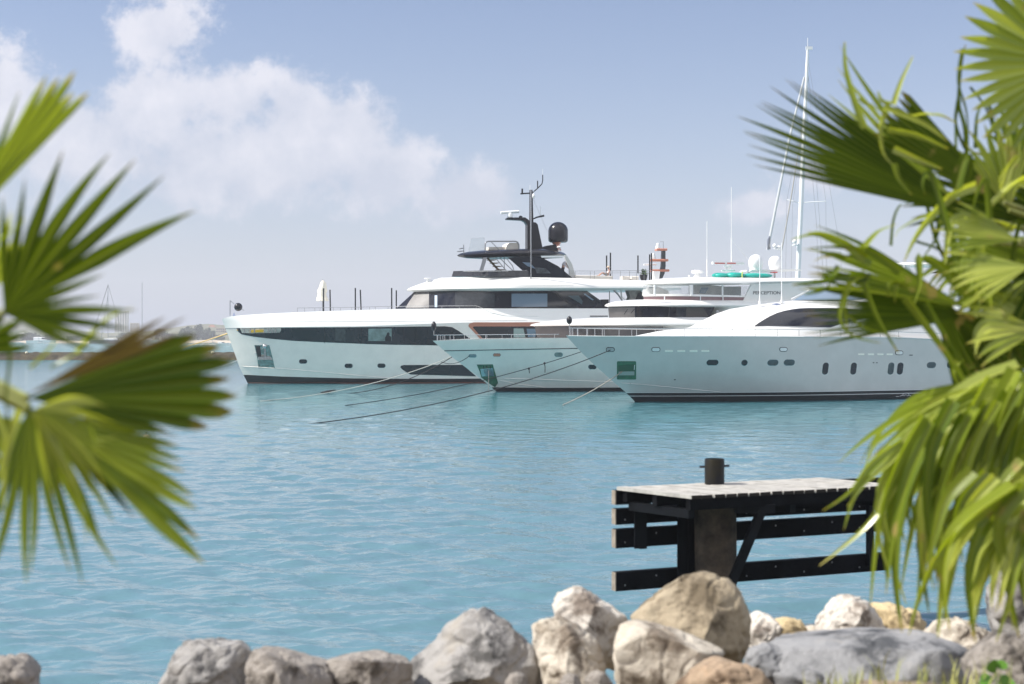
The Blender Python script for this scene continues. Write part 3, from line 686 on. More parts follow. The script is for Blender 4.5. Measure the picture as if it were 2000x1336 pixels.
# ---- the middle yacht
def yacht_mid():
    y = Yacht('motor_yacht', (969, 764.5), 24, 'white middle yacht with blue-green inflatables and two white domes on its roof')
    y.set_hull([(845, 665.5), (866, 684), (884, 698), (902, 712), (930, 733), (955, 752), (969, 764.5)],
               [(880, 664), (915, 662.7), (990, 661), (1105, 659.8), (1300, 658.5), (1500, 659)],
               3.5, 12, 2.2, 3.2, 13, 1.8, 33, flare=1.0)
    zb = lambda u: float(np.interp(u, [0, 3, 33], [.28, .24, .22]))
    y.band('lower_hull', BOOT, lambda u: -.7, zb, n=4)
    g1, _ = y.band('hull', GEL_HULL, zb, lambda u: y.zs(u), n=14, cap=True); B = g1.bvh()
    y.trim('sheer_stripe', BLACK, B, [(868, 685.2), (960, 683.5), (1060, 681.6), (1130, 680.4)], .03)
    y.trim('hull_knuckle', GEL_HULL, B, [(985, 739), (1090, 742.5), (1200, 746)], .028)
    y.trim('hull_knuckle', GEL_HULL, B, [(972, 742), (1010, 750), (1065, 757)], .025)
    for cx, cy in ((923, 695), (970.5, 693.2)): porthole(y, B, cx, cy, 14, 5.4, m=COPPER if cx > 950 else DSTEEL, rim=STEEL, name='fairlead')
    porthole(y, B, 1091, 692.6, 15.5, 7.6, m=GLASS_G, rim=STEEL); porthole(y, B, 1157, 716.6, 15.5, 8, m=GLASS, rim=STEEL)
    pk = y.decal('anchor_pocket', GREEN, B, [(931, 712), (962.5, 711.6), (969, 734), (975, 756), (968, 757), (957, 750), (940, 737), (937, 726)], off=.012)
    y.decal('steel_plate', STEEL, B, [(938, 720), (963, 718.5), (965, 734), (941, 735)], off=.025, parent=pk)
    for x in (944, 950, 957): y.trim('guide_bar', BLACK, B, [(x, 714), (x + 3, 728)], .03, parent=pk, per=3)
    g = Geo(); c, n = y.hit(B, 954.5, 722); g.tube([c + n * .12, Vector((c.x, c.y, -.3)) + n * .35], .03, 6); g.build('anchor_chain', CHAIN, y.root)
    y.rail([(847.5, 654.6), (900, 654.2), (990, 653.5), (1092, 653)], r=.024, posts=(855, 865, 879, 907, 951, 999, 1043, 1083), inset=.15, m=STEEL)
    y.tube('jack_staff', STEEL, [(847.3, 655), (847.3, 630)], 0, .02)
    g = Geo(); g.ball(y.pt(847.3, 637), .22, 14, (.8, .8, 1.4)); g.build('anchor_ball', BLACK, y.root)
    T = 1640
    y.loft('saloon_windows', mat('grey_saloon_glass', (.055, .052, .056), .12, var=.3, vscale=.8), [y.ring([(1050, 663), (1292, 663)], 2.7, 6, 2.2), y.ring([(1044, 637.5), (1296, 634)], 2.65, 6, 2.2)])
    y.loft('deckhouse', GEL, [y.ring([(1240, 664), (T, 664)], 2.72, 2, 2), y.ring([(1240, 633), (T, 632)], 2.66, 2, 2)])
    y.loft('saloon_roof', GEL, [y.ring([(1050, 638.4), (1300, 637.5), (T, 636)], 2.75, 7, 2.2), y.ring([(1034.5, 635.6), (T, 633)], 3.05, 7, 2.2), y.ring([(1040, 632.8), (T, 629)], 3.0, 7, 2.2), y.ring([(1066, 628), (T, 624.5)], 2.8, 7, 2.2),
                                y.ring([(1100, 623.5), (1190, 620.6), (T, 618.5)], 2.4, 6, 2.2)], smooth=60)
    gp, pw = y.loft('pilothouse_windows', GLASS, [y.ring([(1190, 622), (1386, 621.5)], 2.15, 4, 2.3), y.ring([(1187.5, 598.6), (1396, 599)], 2.1, 4, 2.3)]); Bp = gp.bvh()
    y.decal('front_window', INTER, Bp, [(1188.5, 600.5), (1240, 600.3), (1240, 620), (1190.5, 620)], parent=pw)
    y.decal('pane', mat('brownish_pane', (.07, .065, .06), .1), Bp, [(1340, 600.8), (1374, 600.8), (1384, 618), (1340, 619)], parent=pw)
    for a in ((1219, 604, 1226, 614), (1232, 603, 1240, 612)): y.trim('wiper', BLACK, Bp, [(a[2], a[1]), (a[0], a[3])], .025, parent=pw, per=3)
    y.loft('pilothouse', GEL, [y.ring([(1370, 622), (T, 622)], 2.18, 1.2, 2), y.ring([(1372, 588), (T, 588)], 2.12, 1.2, 2)])
    y.panel('vent_plate', DSTEEL, [(1399, 606), (1404, 606), (1404, 611), (1399, 611)], 2.2, .03)
    y.loft('pilothouse_brow', GEL, [y.ring([(1192, 600.4), (T, 600.5)], 2.2, 5, 2.2), y.ring([(1180.5, 597.8), (T, 597)], 2.5, 5, 2.2), y.ring([(1184, 594), (T, 593.5)], 2.45, 5, 2.2), y.ring([(1200, 589), (T, 590)], 2.25, 5, 2.2), y.ring([(1228, 585.8), (1255, 585), (1340, 586), (T, 588)], 1.95, 4.5, 2.2)], smooth=60)
    y.loft('tinted_coaming', GLASS_P, [y.ring([(1257.5, 587), (1452, 587.5)], 1.9, 3, 2.4), y.ring([(1256.5, 578.6), (1459, 580)], 1.88, 3, 2.4)])
    y.loft('coaming_lip', GEL, [y.ring([(1256, 579), (1459, 580.6)], 1.92, 3, 2.4), y.ring([(1255.4, 574.5), (1462, 577.5)], 1.9, 3, 2.4)])
    for x in (1298, 1368, 1412): y.tube('coaming_post', WHITE, [(x, 579), (x, 587)], 1.95, .04)
    y.loft('clear_screen', GLASS_C, [y.ring([(1256, 575), (1456, 578)], 1.86, 3, 2.4), y.ring([(1256.8, 556.5), (1466, 559)], 1.86, 3, 2.4)], caps=(False, False))
    for x in (1278.5, 1350, 1411): y.tube('screen_post', WHITE, [(x, 556), (x, 578)], 1.9, .07 if x != 1350 else .14)
    y.panel('helm_console', mat('grey_console', (.42, .42, .41), .5), [(1262, 577), (1263, 566), (1275, 560), (1297, 568), (1299, 578)], -.6, 1.2)
    y.panel('fly_furniture', SEAT, [(1352, 578), (1352, 558), (1372, 557), (1410, 560), (1412, 560), (1440, 560), (1440, 578)], -.8, 1.0)
    y.panel('fly_window_gap', GLASS_B, [(1366, 572), (1370, 561.5), (1384, 561.5), (1377, 573.5)], -.2, .05)
    y.panel('side_wall', GEL, [(1466, 556), (1600, 551), (1640, 589), (1450, 589)], 1.9, .12)
    # name on the side wall
    cu = bpy.data.curves.new('name', 'FONT'); cu.body = 'PERCEPTION'; cu.size = 1.0; cu.extrude = .01
    to = bpy.data.objects.new('tmp_text', cu); SC.collection.objects.link(to); bpy.context.view_layer.update()
    me = bpy.data.meshes.new_from_object(to.evaluated_get(bpy.context.evaluated_depsgraph_get()))
    xs = [v.co.x for v in me.vertices]; zs_ = [v.co.y for v in me.vertices]
    A = y.pt(1471, 575, 1.975); Bq = y.pt(1524, 575, 1.975); Ct = y.pt(1471, 568.6, 1.975)
    g = Geo(); x0, x1, z0, z1 = min(xs), max(xs), min(zs_), max(zs_)
    g.add([A + (Bq - A) * ((v.co.x - x0) / (x1 - x0)) + (Ct - A) * ((v.co.y - z0) / (z1 - z0)) + y.ew * v.co.z for v in me.vertices], [tuple(p.vertices) for p in me.polygons])
    bpy.data.objects.remove(to); bpy.data.meshes.remove(me)
    g.build('name_lettering', mat('dark_lettering', (.14, .14, .15), .4), y.root, smooth=None)
    y.loft('hardtop', GEL, [y.ring([(1264, 557), (1330, 557.4), (1480, 553), (T - 30, 551.5)], 1.95, 4.5, 2.2), y.ring([(1249, 554.6), (1440, 554), (1500, 550), (T - 30, 548.6)], 2.25, 4.5, 2.2), y.ring([(1251, 551.5), (T - 30, 546.5)], 2.2, 4.5, 2.2), y.ring([(1270, 546.8), (T - 30, 545)], 1.95, 4.5, 2.2), y.ring([(1296, 543.4), (1340, 541.8), (1440, 542.4), (T - 30, 543.5)], 1.6, 4, 2.2)], smooth=60)
    # roof equipment
    g = Geo(); g.lathe(y.pt(1362, 543, 0), [(.24, 0), (.26, .12), (.2, .24), (.2, .32), (.42, .34), (.45, .44), (.40, .54), (.1, .57)], 18); g.build('dome_radar', WHITE, y.root)
    g = Geo(); g.ball(y.pt(1346, 539, .3), .07, 8); g.build('roof_lamp', WHITE, y.root)
    for x, yt, yb, w in ((1381, 432, 543, .5), (1428.7, 366, 512, -.3)):
        a = y.tube('whip_antenna', WHITE, [(x, yb), (x, yb - (yb - yt) * .35), (x, yt)], w, .024); y.tube('antenna_base', WHITE, [(x, yb), (x, yb - (yb - yt) * .33)], w, .045, parent=a)
    rs = y.panel('radar_scanner', WHITE, [(1391, 511.5), (1451.5, 512.5), (1452, 516.6), (1391.5, 516)], .1, .25)
    for a, b in ((1396, 1416), (1420, 1437)): y.panel('red_stripe', REDP, [(a, 513.2), (b, 513.4), (b, 515.2), (a, 515)], .24, .02, parent=rs)
    g = Geo(); g.lathe(y.pt(1422, 530, .1), [(.5, 0), (.52, .08), (.22, .12), (.22, .28), (.3, .3), (.32, .42), (.1, .47)], 16); g.build('radar_pedestal', WHITE, rs)
    for k, (cx, by, w_) in enumerate(((1476, 528, .2), (1514, 527, -.4))):
        r = (14.5 if k == 0 else 12.8) * ((y.pt(cx, by, w_).y) / F)
        g = Geo(); g.lathe(y.pt(cx, by, w_), [(r * .80, 0), (r * .86, .18), (r, .3), (r, r * 1.15)] + [(r * math.cos(R(t)), r * 1.15 + r * math.sin(R(t))) for t in range(10, 89, 10)], 26)
        g.build('satellite_dome', WHITE, y.root, smooth=50)
    y.panel('dome_platform', GEL, [(1454, 531), (1458, 527.5), (1552, 526.5), (1556, 529.5), (1500, 532)], -.1, 1.4); y.panel('red_step', REDP, [(1505, 531.6), (1517, 531), (1517, 533), (1506, 533)], .65, .2)
    for x in (1462, 1513): y.tube('platform_leg', WHITE, [(x, 544), (x, 531)], 0, .08)
    y.tube('wire_aerial', WHITE, [(1430, 470), (1462, 508)], -.2, .012)
    g = Geo(); g.ball(y.pt(1513, 480, -.2), .16, 10); g.ball(y.pt(1521, 484, -.2), .17, 10); g.tube([y.pt(1512, 485, -.2), y.pt(1525, 487, -.2)], .06, 6); g.tube([y.pt(1525, 480, -.2), y.pt(1525, 528, -.2)], .04, 6); g.build('wind_sensor', WHITE, y.root)
    y.panel('lamp_tower', DSTEEL, [(1499, 487), (1500, 468), (1503, 461), (1504, 487)], -.5, .15)
    return y, g1
Y2, B2 = yacht_mid()

# ---- the near yacht
def yacht_near():
    y = Yacht('motor_yacht', (1240, 784.5), 24, 'nearest yacht with long grey-white hull, rounded cabin and dark teardrop window')
    y.set_hull([(1105, 655), (1127.5, 680), (1155, 707.5), (1200, 747.5), (1222, 766), (1240, 784.5)],
               [(1130, 655.6), (1180, 656), (1300, 656), (1455, 656.2), (1600, 657), (1755, 658.4), (1900, 665), (2000, 669), (2150, 672)],
               3.3, 10.5, 2.3, 3.05, 13, 1.9, 31, flare=1.0)
    c = lambda v: (lambda u: v)
    y.band('lower_hull', BOOT, c(-.7), c(.305), n=4); y.band('waterline_stripe', WHITE, c(.305), c(.335), n=1)
    y.band('boot_top', BOOT, c(.335), c(.50), n=2); y.band('waterline_stripe', WHITE, c(.50), c(.525), n=1)
    g1, _ = y.band('hull', GEL_HULL3, c(.525), lambda u: y.zs(u), n=14, cap=True); B = g1.bvh()
    y.trim('spray_rail', GEL_HULL3, B, [(1212, 748), (1300, 755.5), (1407, 766)], .025)
    y.trim('deck_edge', GEL, B, [(1110, 656), (1180, 656.8), (1455, 657.2), (1600, 658), (1755, 659.4), (1900, 666)], .025)
    for cx, cy, m in ((1192, 682.6, GREYL), (1281, 682.6, WHITE), (1530, 682.4, WHITE), (1756, 689, WHITE)):
        porthole(y, B, cx, cy, 15 if cx < 1400 else 13.5, 6.6, m=m, rim=BLACK, name='fairlead', rimw=2.4)
    for cx in (1306.5, 1330.5, 1354.5, 1377.5): y.decal('cover_plate', PLATE_W, B, rr(cx, 685.6, 16, 3.2))
    for cx in (1682, 1701, 1719.5, 1737.5): y.decal('cover_plate', PLATE_W, B, rr(cx, 692, 12, 3.0, r=.6), off=.006)
    porthole(y, B, 1391.5, 708, 22.5, 10, skew=.15); porthole(y, B, 1454, 708.4, 11.5, 11, skew=.1)
    PG = mat('grey_port_pane', (.05, .075, .085), .08, var=.4, vscale=1.5)
    porthole(y, B, 1509.5, 708.2, 20.5, 11.2, m=PG, skew=.12); porthole(y, B, 1541.5, 708, 20.5, 11.2, m=PG, skew=.12)
    for cx, m in ((1612, GLASS), (1667, GLASS), (1740, PG), (1758, GLASS)): porthole(y, B, cx, 719.8, 10.6, 22.8, m=m, skew=.12)
    porthole(y, B, 1819, 713, 17, 11.4, m=PG, skew=.1); porthole(y, B, 1854.5, 712.6, 9, 11, m=PG, skew=.12)
    for i in range(7):
        yy = 702 + i * 3.4; y.decal('louvre', BLACK, B, [(1874 + i * 4.4, yy), (1995, yy + .6), (1995, yy + 2), (1875 + i * 4.4, yy + 1.4)])
    for x, yy in ((1706, 708.5), (1712.5, 708.5)): y.decal('vent', BLACK, B, rr(x, yy, 3, 1.6))
    y.decal('vent', BLACK, B, rr(1779, 693.6, 7, 1.4)); y.decal('vent', BLACK, B, rr(1318, 741.6, 3.6, 1.6)); y.decal('vent', BLACK, B, rr(1231.5, 749.6, 2, 1.6))
    pk = y.decal('anchor_pocket', GREEN, B, rr(1223.7, 723.3, 37.5, 35.5, r=2), off=.012)
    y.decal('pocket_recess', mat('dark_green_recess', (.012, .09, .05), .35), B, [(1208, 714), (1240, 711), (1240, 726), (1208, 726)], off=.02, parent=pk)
    y.decal('pale_ledge', mat('grey_green_ledge', (.30, .36, .34), .4), B, [(1208, 725.5), (1239, 725), (1239, 732.5), (1208, 732.5)], off=.028, parent=pk)
    y.trim('guide_bar', WHITE, B, [(1239.5, 712.5), (1238.6, 722)], .025, parent=pk, per=3)
    st = (1115, 1127.5, 1147.5, 1180, 1209, 1234, 1287, 1337, 1385, 1430, 1475, 1518.5, 1560.5, 1602, 1642, 1681, 1719, 1755)
    y.rail([(1112, 640.6), (1180, 641), (1240, 641.3), (1400, 642.3), (1580, 644), (1680, 646), (1755, 648), (1835, 651)], r=.022, posts=st, inset=.10, m=STEEL)
    y.tube('jack_staff', STEEL, [(1112, 641), (1112, 617)], 0, .02)
    g = Geo(); g.ball(y.pt(1112, 625.5), .19, 14, (.85, .85, 1.2)); g.build('anchor_ball', BLACK, y.root)
    # rounded cabin
    T = 1990
    rs = [y.ring([(1225, 659), (T, 668)], 2.7, 11, 1.9), y.ring([(1287, 646.5), (T, 656)], 2.62, 9.5, 2.0), y.ring([(1345, 640), (T, 645)], 2.52, 8, 2.1), y.ring([(1376, 624), (T, 634)], 2.42, 7.5, 2.1),
          y.ring([(1398, 613), (T, 622)], 2.3, 7.3, 2.1), y.ring([(1425, 604), (T, 612)], 2.12, 7.2, 2.1), y.ring([(1465, 597), (T, 602)], 1.95, 7, 2.1), y.ring([(1510, 591), (T, 594)], 1.75, 6.6, 2.1),
          y.ring([(1556, 586.2), (1660, 584.5), (1745, 584), (T, 586)], 1.5, 6, 2.1)]
    gc, cb = y.loft('cabin', GEL, rs, smooth=70); Bc = gc.bvh()
    y.decal('teardrop_window', GLASS, Bc, [(1473.5, 637.2), (1482, 631), (1492, 625), (1504, 618), (1517, 612.3), (1532, 608), (1547, 605), (1562, 603.2), (1580, 602.5), (1620, 602.4), (1655, 603.4), (1680, 605.8), (1705, 609.2), (1730, 612.6), (1752, 615.6), (1728, 617), (1705, 619.5), (1686, 622.4), (1667, 626.6), (1645, 632), (1622, 639.6), (1600, 639), (1580, 638.2), (1540, 637), (1500, 636.4)], off=.035, step=5, back=.06, parent=cb)
    y.decal('roof_hatch', mat('blue_tinted_hatch', (.12, .15, .25), .15), Bc, [(1506, 594.5), (1517, 592.8), (1528, 594.4), (1517, 596)], off=.015, parent=cb)
    y.trim('hatch_seam', mat('fine_grey_seam', (.35, .34, .32), .6), Bc, [(1431, 638.3), (1458, 637), (1484, 623), (1503, 613.5)], .014, parent=cb)
    y.trim('cabin_moulding', mat('fine_grey_seam', (.45, .45, .43), .6), Bc, [(1720, 606.5), (1780, 606), (1850, 607.5)], .03, parent=cb)
    for x, yt, yb in ((1484, 503, 592), (1526.8, 474, 590)):
        a = y.tube('whip_antenna', WHITE, [(x, yb - 1), (x, yt)], .4, .026); g = Geo(); g.lathe(y.pt(x, yb + 2, .4), [(.09, 0), (.09, .14), (.045, .2), (.04, .4)], 10); g.build('antenna_foot', WHITE, a)
    # flybridge
    y.loft('fly_windscreen', GLASS_B, [y.ring([(1549, 586.5), (1690, 586)], 1.35, 3.5, 2.2), y.ring([(1584, 567), (1690, 566)], 1.25, 3.5, 2.2)])
    y.tube('windscreen_frame', WHITE, [(1546, 584), (1580, 566.5)], .8, .03)
    y.loft('fly_wall', GEL, [y.ring([(1612, 587), (T, 588)], 1.5, 3, 2.2), y.ring([(1640, 573), (T, 571)], 1.4, 3, 2.2)])
    for a, b in ((1765, 1.2), (1765, -1.2), (1875, 1.2), (1875, -1.2)): y.panel('hardtop_pillar', GEL, [(a, 518), (a + 10, 518), (a + 26, 574), (a + 8, 574)], b, .12)
    y.loft('hardtop', GEL, [y.ring([(1745, 519), (T, 521)], 1.5, 3, 2.2), y.ring([(1734, 517), (T, 518.5)], 1.65, 3, 2.2), y.ring([(1738, 513.6), (T, 515)], 1.5, 3, 2.2)], smooth=60)
    y.panel('wind_deflector', GLASS, [(1818, 534), (1836, 527), (1866, 523), (1868, 533)], 1.3, .06)
    y.panel('radar_housing', WHITE, [(1876, 494), (1878, 487), (1886, 482.5), (1930, 482.5), (1932, 494)], .2, .9); y.panel('dark_lens_band', mat('dark_blue_lens', (.03, .05, .11), .2), [(1886, 487.5), (1886, 484.5), (1931, 485), (1931, 488)], .66, .03)
    y.panel('radar_mount', GEL, [(1893, 494), (1915, 494), (1922, 516), (1886, 516)], .2, .3)
    # crest by the waterline
    g = Geo()
    for q in ([(1758, 774), (1763, 771.5), (1765, 768.6), (1770, 767.6), (1774, 768.6), (1776, 771.5), (1779, 773.6)], [(1763, 771.5), (1766, 773.5), (1769, 770.5), (1772, 773.5), (1775, 771.5)], [(1750, 774.4), (1756, 774.2)]):
        w_ = y.half(16, .2) + .03
        qq = []
        gb = y.lowB = getattr(y, 'lowB', None)
        g.tube([y.pt(a, b, y.half(y.uz(a, b, 3.0)[0], .3) + .02) for a, b in q], .014, 5)
    g.build('crest_marking', WHITE, y.root)
    return y, g1
Y3, B3 = yacht_near()

# ------------------------------------------------------------------ people, parasol, plant and toys on the yachts
def skinned(name, m, joints, edges, parent, sub=2):
    """one continuous body grown over connected joints: joints = [(point, radius)]"""
    o0 = origin_of(parent)
    me = bpy.data.meshes.new(name); me.from_pydata([tuple(Vector(p) - o0) for p, _ in joints], edges, [])
    o = bpy.data.objects.new(name, me); SC.collection.objects.link(o); o.parent = parent
    sk = o.modifiers.new('skin', 'SKIN'); sk.use_smooth_shade = True
    ly = me.skin_vertices[0].data if len(me.skin_vertices) else None
    if ly is None:
        bm = bmesh.new(); bm.from_mesh(me); bm.verts.layers.skin.verify(); bm.to_mesh(me); bm.free(); ly = me.skin_vertices[0].data
    for i, (_, r) in enumerate(joints): ly[i].radius = (r, r); ly[i].use_root = i == 0
    sb = o.modifiers.new('smooth', 'SUBSURF'); sb.levels = sub; sb.render_levels = sub
    me.materials.append(m); return o

def person_seated(base, eu, ew, label):
    """sits with legs stretched towards -eu, reading height about 0.9 m above the pad"""
    root = thing('person', base, label, 'person')
    up = Vector((0, 0, 1)); p = lambda a, b, c: Vector(base) + eu * a + ew * b + up * c
    hip = p(0, 0, .14); ch = p(.12, 0, .42); nk = p(.10, 0, .60); hd = p(.06, 0, .74); ht = p(.05, 0, .84)
    J = [(hip, .13), (p(.08, 0, .28), .12), (ch, .13), (nk, .05), (hd, .085), (ht, .06)]
    E_ = [(0, 1), (1, 2), (2, 3), (3, 4), (4, 5)]
    for sgn in (1, -1):
        k = len(J)
        J += [(p(.10, sgn * .18, .52), .055), (p(-.02, sgn * .22, .28), .042), (p(-.24, sgn * .14, .30), .03), (p(-.32, sgn * .12, .31), .025)]
        E_ += [(2, k), (k, k + 1), (k + 1, k + 2), (k + 2, k + 3)]
        k = len(J)
        J += [(p(-.05, sgn * .10, .13), .085), (p(-.46, sgn * .12, .34), .06), (p(-.80, sgn * .12, .08), .042), (p(-.92, sgn * .12, .12), .03)]
        E_ += [(0, k), (k, k + 1), (k + 1, k + 2), (k + 2, k + 3)]
    skinned('body', SKIN, J, E_, root)
    skinned('shirt', CLOTH_W, [(p(.02, 0, .16), .18), (p(.08, 0, .30), .185), (ch + up * .02, .20), (p(.11, 0, .55), .10)], [(0, 1), (1, 2), (2, 3)], root)
    skinned('shorts', mat('grey_shorts_cloth', (.30, .31, .33), .85), [(hip, .145), (p(-.12, .09, .17), .10), (p(-.34, .12, .28), .08), (p(-.12, -.09, .17), .10), (p(-.34, -.12, .28), .08)], [(0, 1), (1, 2), (0, 3), (3, 4)], root)
    g = Geo(); g.lathe(hd + up * .04, [(.17, 0), (.175, .02), (.10, .04), (.09, .11), (.03, .13)], 16); g.build('hat', STRAW, root)
    return root

def person_bending(base, eu, ew, label):
    root = thing('person', base, label, 'person')
    up = Vector((0, 0, 1)); p = lambda a, b, c: Vector(base) + eu * a + ew * b + up * c
    hip = p(0, 0, .86)
    J = [(hip, .13), (p(.10, 0, 1.06), .125), (p(.28, 0, 1.22), .13), (p(.40, 0, 1.28), .05), (p(.50, 0, 1.30), .085), (p(.56, 0, 1.26), .06)]
    E_ = [(0, 1), (1, 2), (2, 3), (3, 4), (4, 5)]
    for sgn in (1, -1):
        k = len(J)
        J += [(p(.28, sgn * .18, 1.2), .055), (p(.34, sgn * .20, .96), .042), (p(.50, sgn * .14, .80), .03), (p(.58, sgn * .12, .78), .025)]
        E_ += [(2, k), (k, k + 1), (k + 1, k + 2), (k + 2, k + 3)]
        k = len(J)
        J += [(p(-.01, sgn * .10, .80), .085), (p(.05, sgn * .11, .46), .06), (p(-.03, sgn * .11, .08), .042), (p(.12, sgn * .11, .04), .035)]
        E_ += [(0, k), (k, k + 1), (k + 1, k + 2), (k + 2, k + 3)]
    skinned('body', SKIN, J, E_, root)
    skinned('shirt', mat('pale_grey_shirt', (.60, .60, .64), .85), [(p(.03, 0, .92), .18), (p(.12, 0, 1.08), .185), (p(.28, 0, 1.23), .20), (p(.36, 0, 1.26), .11)], [(0, 1), (1, 2), (2, 3)], root)
    skinned('trousers', CLOTH_B, [(hip, .145), (p(0, .10, .72), .10), (p(.05, .11, .46), .08), (p(-.02, .11, .14), .06), (p(0, -.10, .72), .10), (p(.05, -.11, .46), .08), (p(-.02, -.11, .14), .06)], [(0, 1), (1, 2), (2, 3), (0, 4), (4, 5), (5, 6)], root)
    return root

c = Y1.pt(1187, 540.6, 2.4)
person_seated(c, Y1.eu, Y1.ew, 'person in white shirt and pale hat sitting on the upper sun deck')
c = Y1.pt(1099, 542, 1.2)
person_bending(c, Y1.eu, Y1.ew, 'person in grey shirt and dark trousers bending beside the curved white arch')

# folded parasol on the foredeck
b = Y1.pt(630, 609, -.4); ht = (609 - 546) / F * b.y
pr = thing('parasol', b, 'folded cream parasol standing between black poles on the long foredeck', 'parasol')
g = Geo(); g.tube([b, b + Vector((0, 0, ht))], .03, 8); g.build('pole', DSTEEL, pr)
g = Geo(); rows = []
for (h, r) in ((.34, .42), (.42, .37), (.55, .27), (.66, .33), (.78, .24), (.90, .19), (.97, .06)):
    rows.append([b + Vector((math.cos(k * 2 * math.pi / 24) * r * (1 + .22 * math.cos(k * 2 * math.pi / 3)) + .05 * math.sin(h * 9), math.sin(k * 2 * math.pi / 24) * r, h * ht + .05 * math.sin(k * 1.6) * (h < .5))) for k in range(24)])
g.grid(rows, True); g.fan(rows[-1]); g.build('canopy', CREAM, pr, smooth=60)

# potted palm on the sun deck
b = Y1.pt(1257, 548, 1.6)
pp = thing('potted_plant', b, 'bushy green potted palm on the sun deck beside the copper mast', 'plant')
g = Geo(); g.lathe(b, [(.22, 0), (.32, .25), (.34, .5), (.30, .5)], 16); g.build('pot', BLACK, pp)
rnd = random.Random(4); g = Geo()
for i in range(90):
    a = rnd.random() * 6.283; el = R(rnd.uniform(5, 75)); L_ = rnd.uniform(.45, .75)
    d = Vector((math.cos(a) * math.cos(el), math.sin(a) * math.cos(el), math.sin(el))); sd = d.cross(Vector((0, 0, 1))).normalized() * .045
    q = b + Vector((0, 0, .5)); m_ = q + d * L_ * .6; t = q + d * L_ + Vector((0, 0, -.16))
    g.add([q - sd * .4, q + sd * .4, m_ + sd, t, m_ - sd], [(0, 1, 2, 4), (4, 2, 3)])
g.build('foliage', mat('bush_leaf', (.07, .13, .02), .5, var=.4, vscale=8), pp, smooth=None)

# inflatables lashed on the roof of the middle yacht
def toy(label, x0, x1, y0, y1, w, m=TEAL, strap=None):
    a = Y2.pt(x0, (y0 + y1) / 2, w); b_ = Y2.pt(x1, (y0 + y1) / 2, w); r = abs(y1 - y0) / 2 / F * a.y
    root = thing('inflatable_board', Vector((a.x, a.y, a.z - r)), label, 'inflatable', 'blue-green inflatables on the yacht roof')
    ax = (b_ - a); L_ = ax.length; ax.normalize(); sd = Vector((-ax.y, ax.x, 0)); rows = []
    for i in range(25):
        t = -math.cos(math.pi * i / 24); k = (max(0, 1 - abs(t) ** 3.2)) ** .5
        rows.append([a + ax * (L_ * (t + 1) / 2) + sd * (.55 * k * math.cos(q * math.pi / 8)) + Vector((0, 0, r * max(k, .02) * math.sin(q * math.pi / 8) * (1 - .15 * t))) for q in range(16)])
    g = Geo(); g.grid(rows, True); g.fan(rows[0][::-1]); g.fan(rows[-1]); g.build('tube', m, root, smooth=80)
    if strap:
        q = Y2.pt(strap, y0 - .6, w + .3); g = Geo(); g.tube([q + Vector((0, -.35, -2 * r)), q + Vector((0, -.32, -.1)), q + Vector((.1, .1, .03)), q + Vector((.2, .6, 0))], .04, 6); g.build('strap', mat('yellow_green_strap', (.55, .65, .15), .7), root)
toy('blue-green inflatable at the bow end of the yacht roof', 1393, 1424, 533, 543, .5)
toy('short blue-green inflatable with yellow strap on the yacht roof', 1419, 1452, 532, 543, .9, strap=1448)
toy('long blue-green inflatable below the two white domes', 1450, 1507, 533.5, 544, .7)

# ------------------------------------------------------------------ mooring lines
def line(name, a, b, sag, r, m, label, cat='mooring line', group=None, n=24):
    pts = [a.lerp(b, i / n) - Vector((0, 0, sag * 4 * (i / n) * (1 - i / n))) for i in range(n + 1)]
    g = Geo(); g.tube(pts, r, 6)
    return tag(g.build(name, m, loc=a, smooth=60), label, cat, group)
GL = 'mooring lines of the three yachts'
a3, n3 = Y3.hit(B3.bvh(), 1192, 683.5)
line('mooring_rope', a3 + n3 * .02, on_water(604, 828), .55, .024, ROPE_D, 'long black rope from front fairlead of nearest yacht, longest of the lines', group=GL)
a = Y3.pt(1136, 686.8, -.9); e = on_water(674, 792)
rp = line('mooring_rope', a, e, .35, .022, ROPE_D, 'thin black rope crossing in front of the middle hull, with short knotted tails', group=GL)
for (x, y0, y1) in ((1063.5, 709.5, 728), (1033, 720, 729)):
    t = (1136 - x) / (1136 - 674) * 1.0; q = a.lerp(e, t * .82); q.z = P(x, y0, q.y).z
    q = P(x, y0, q.y); g = Geo(); g.tube([q, q + Vector((.03, 0, -.2)), P(x + 1, y1, q.y)], .025, 5); g.ball(q, .07, 8); g.build('knot_tail', ROPE_D, rp)
k = line('mooring_rope', Y2.pt(883, 697.2, -.5), on_water(622, 769.5), .75, .028, ROPE_D, 'black rope ending in a thick splice on the water before the largest hull', group=GL)
q = on_water(641, 767.5); g = Geo(); g.tube([q + Vector((-.5, 0, .02)), q + Vector((0, 0, .10)), q + Vector((.5, .05, .2))], [.03, .075, .03], 8); g.build('splice', ROPE_D, k)
line('mooring_rope', Y2.pt(880, 698, -.5), on_water(508, 783.5), .5, .026, ROPE_W, 'pale rope running low across the water from the middle yacht', group=GL)
a = Y2.hit(B2.bvh(), 917, 695)[0]; b = P(862, 707, a.y - .6)
line('mooring_rope', a + Vector((0, -.05, 0)), b, .28, .022, ROPE_D, 'short slack loop of rope hanging from fairlead of the middle yacht', group=GL)
a = Y3.hit(B3.bvh(), 1215, 726)[0]
line('anchor_chain', a + Vector((0, -.03, 0)), on_water(1099, 791), .12, .03, CHAIN, 'pale chain slanting from green pocket of the nearest yacht into water', 'chain', GL)
a = Y1.pt(464, 645, .6)
line('mooring_rope', a, P(318, 689, 236), .12, .06, ROPE_Y, 'yellow rope running from the largest bow back to the breakwater', group=GL)
a = Y1.pt(500, 689, 1.8)
line('mooring_rope', a, on_water(400, 723), .15, .03, GREYL, 'thin grey line slanting down past the stem of the largest yacht', group=GL)

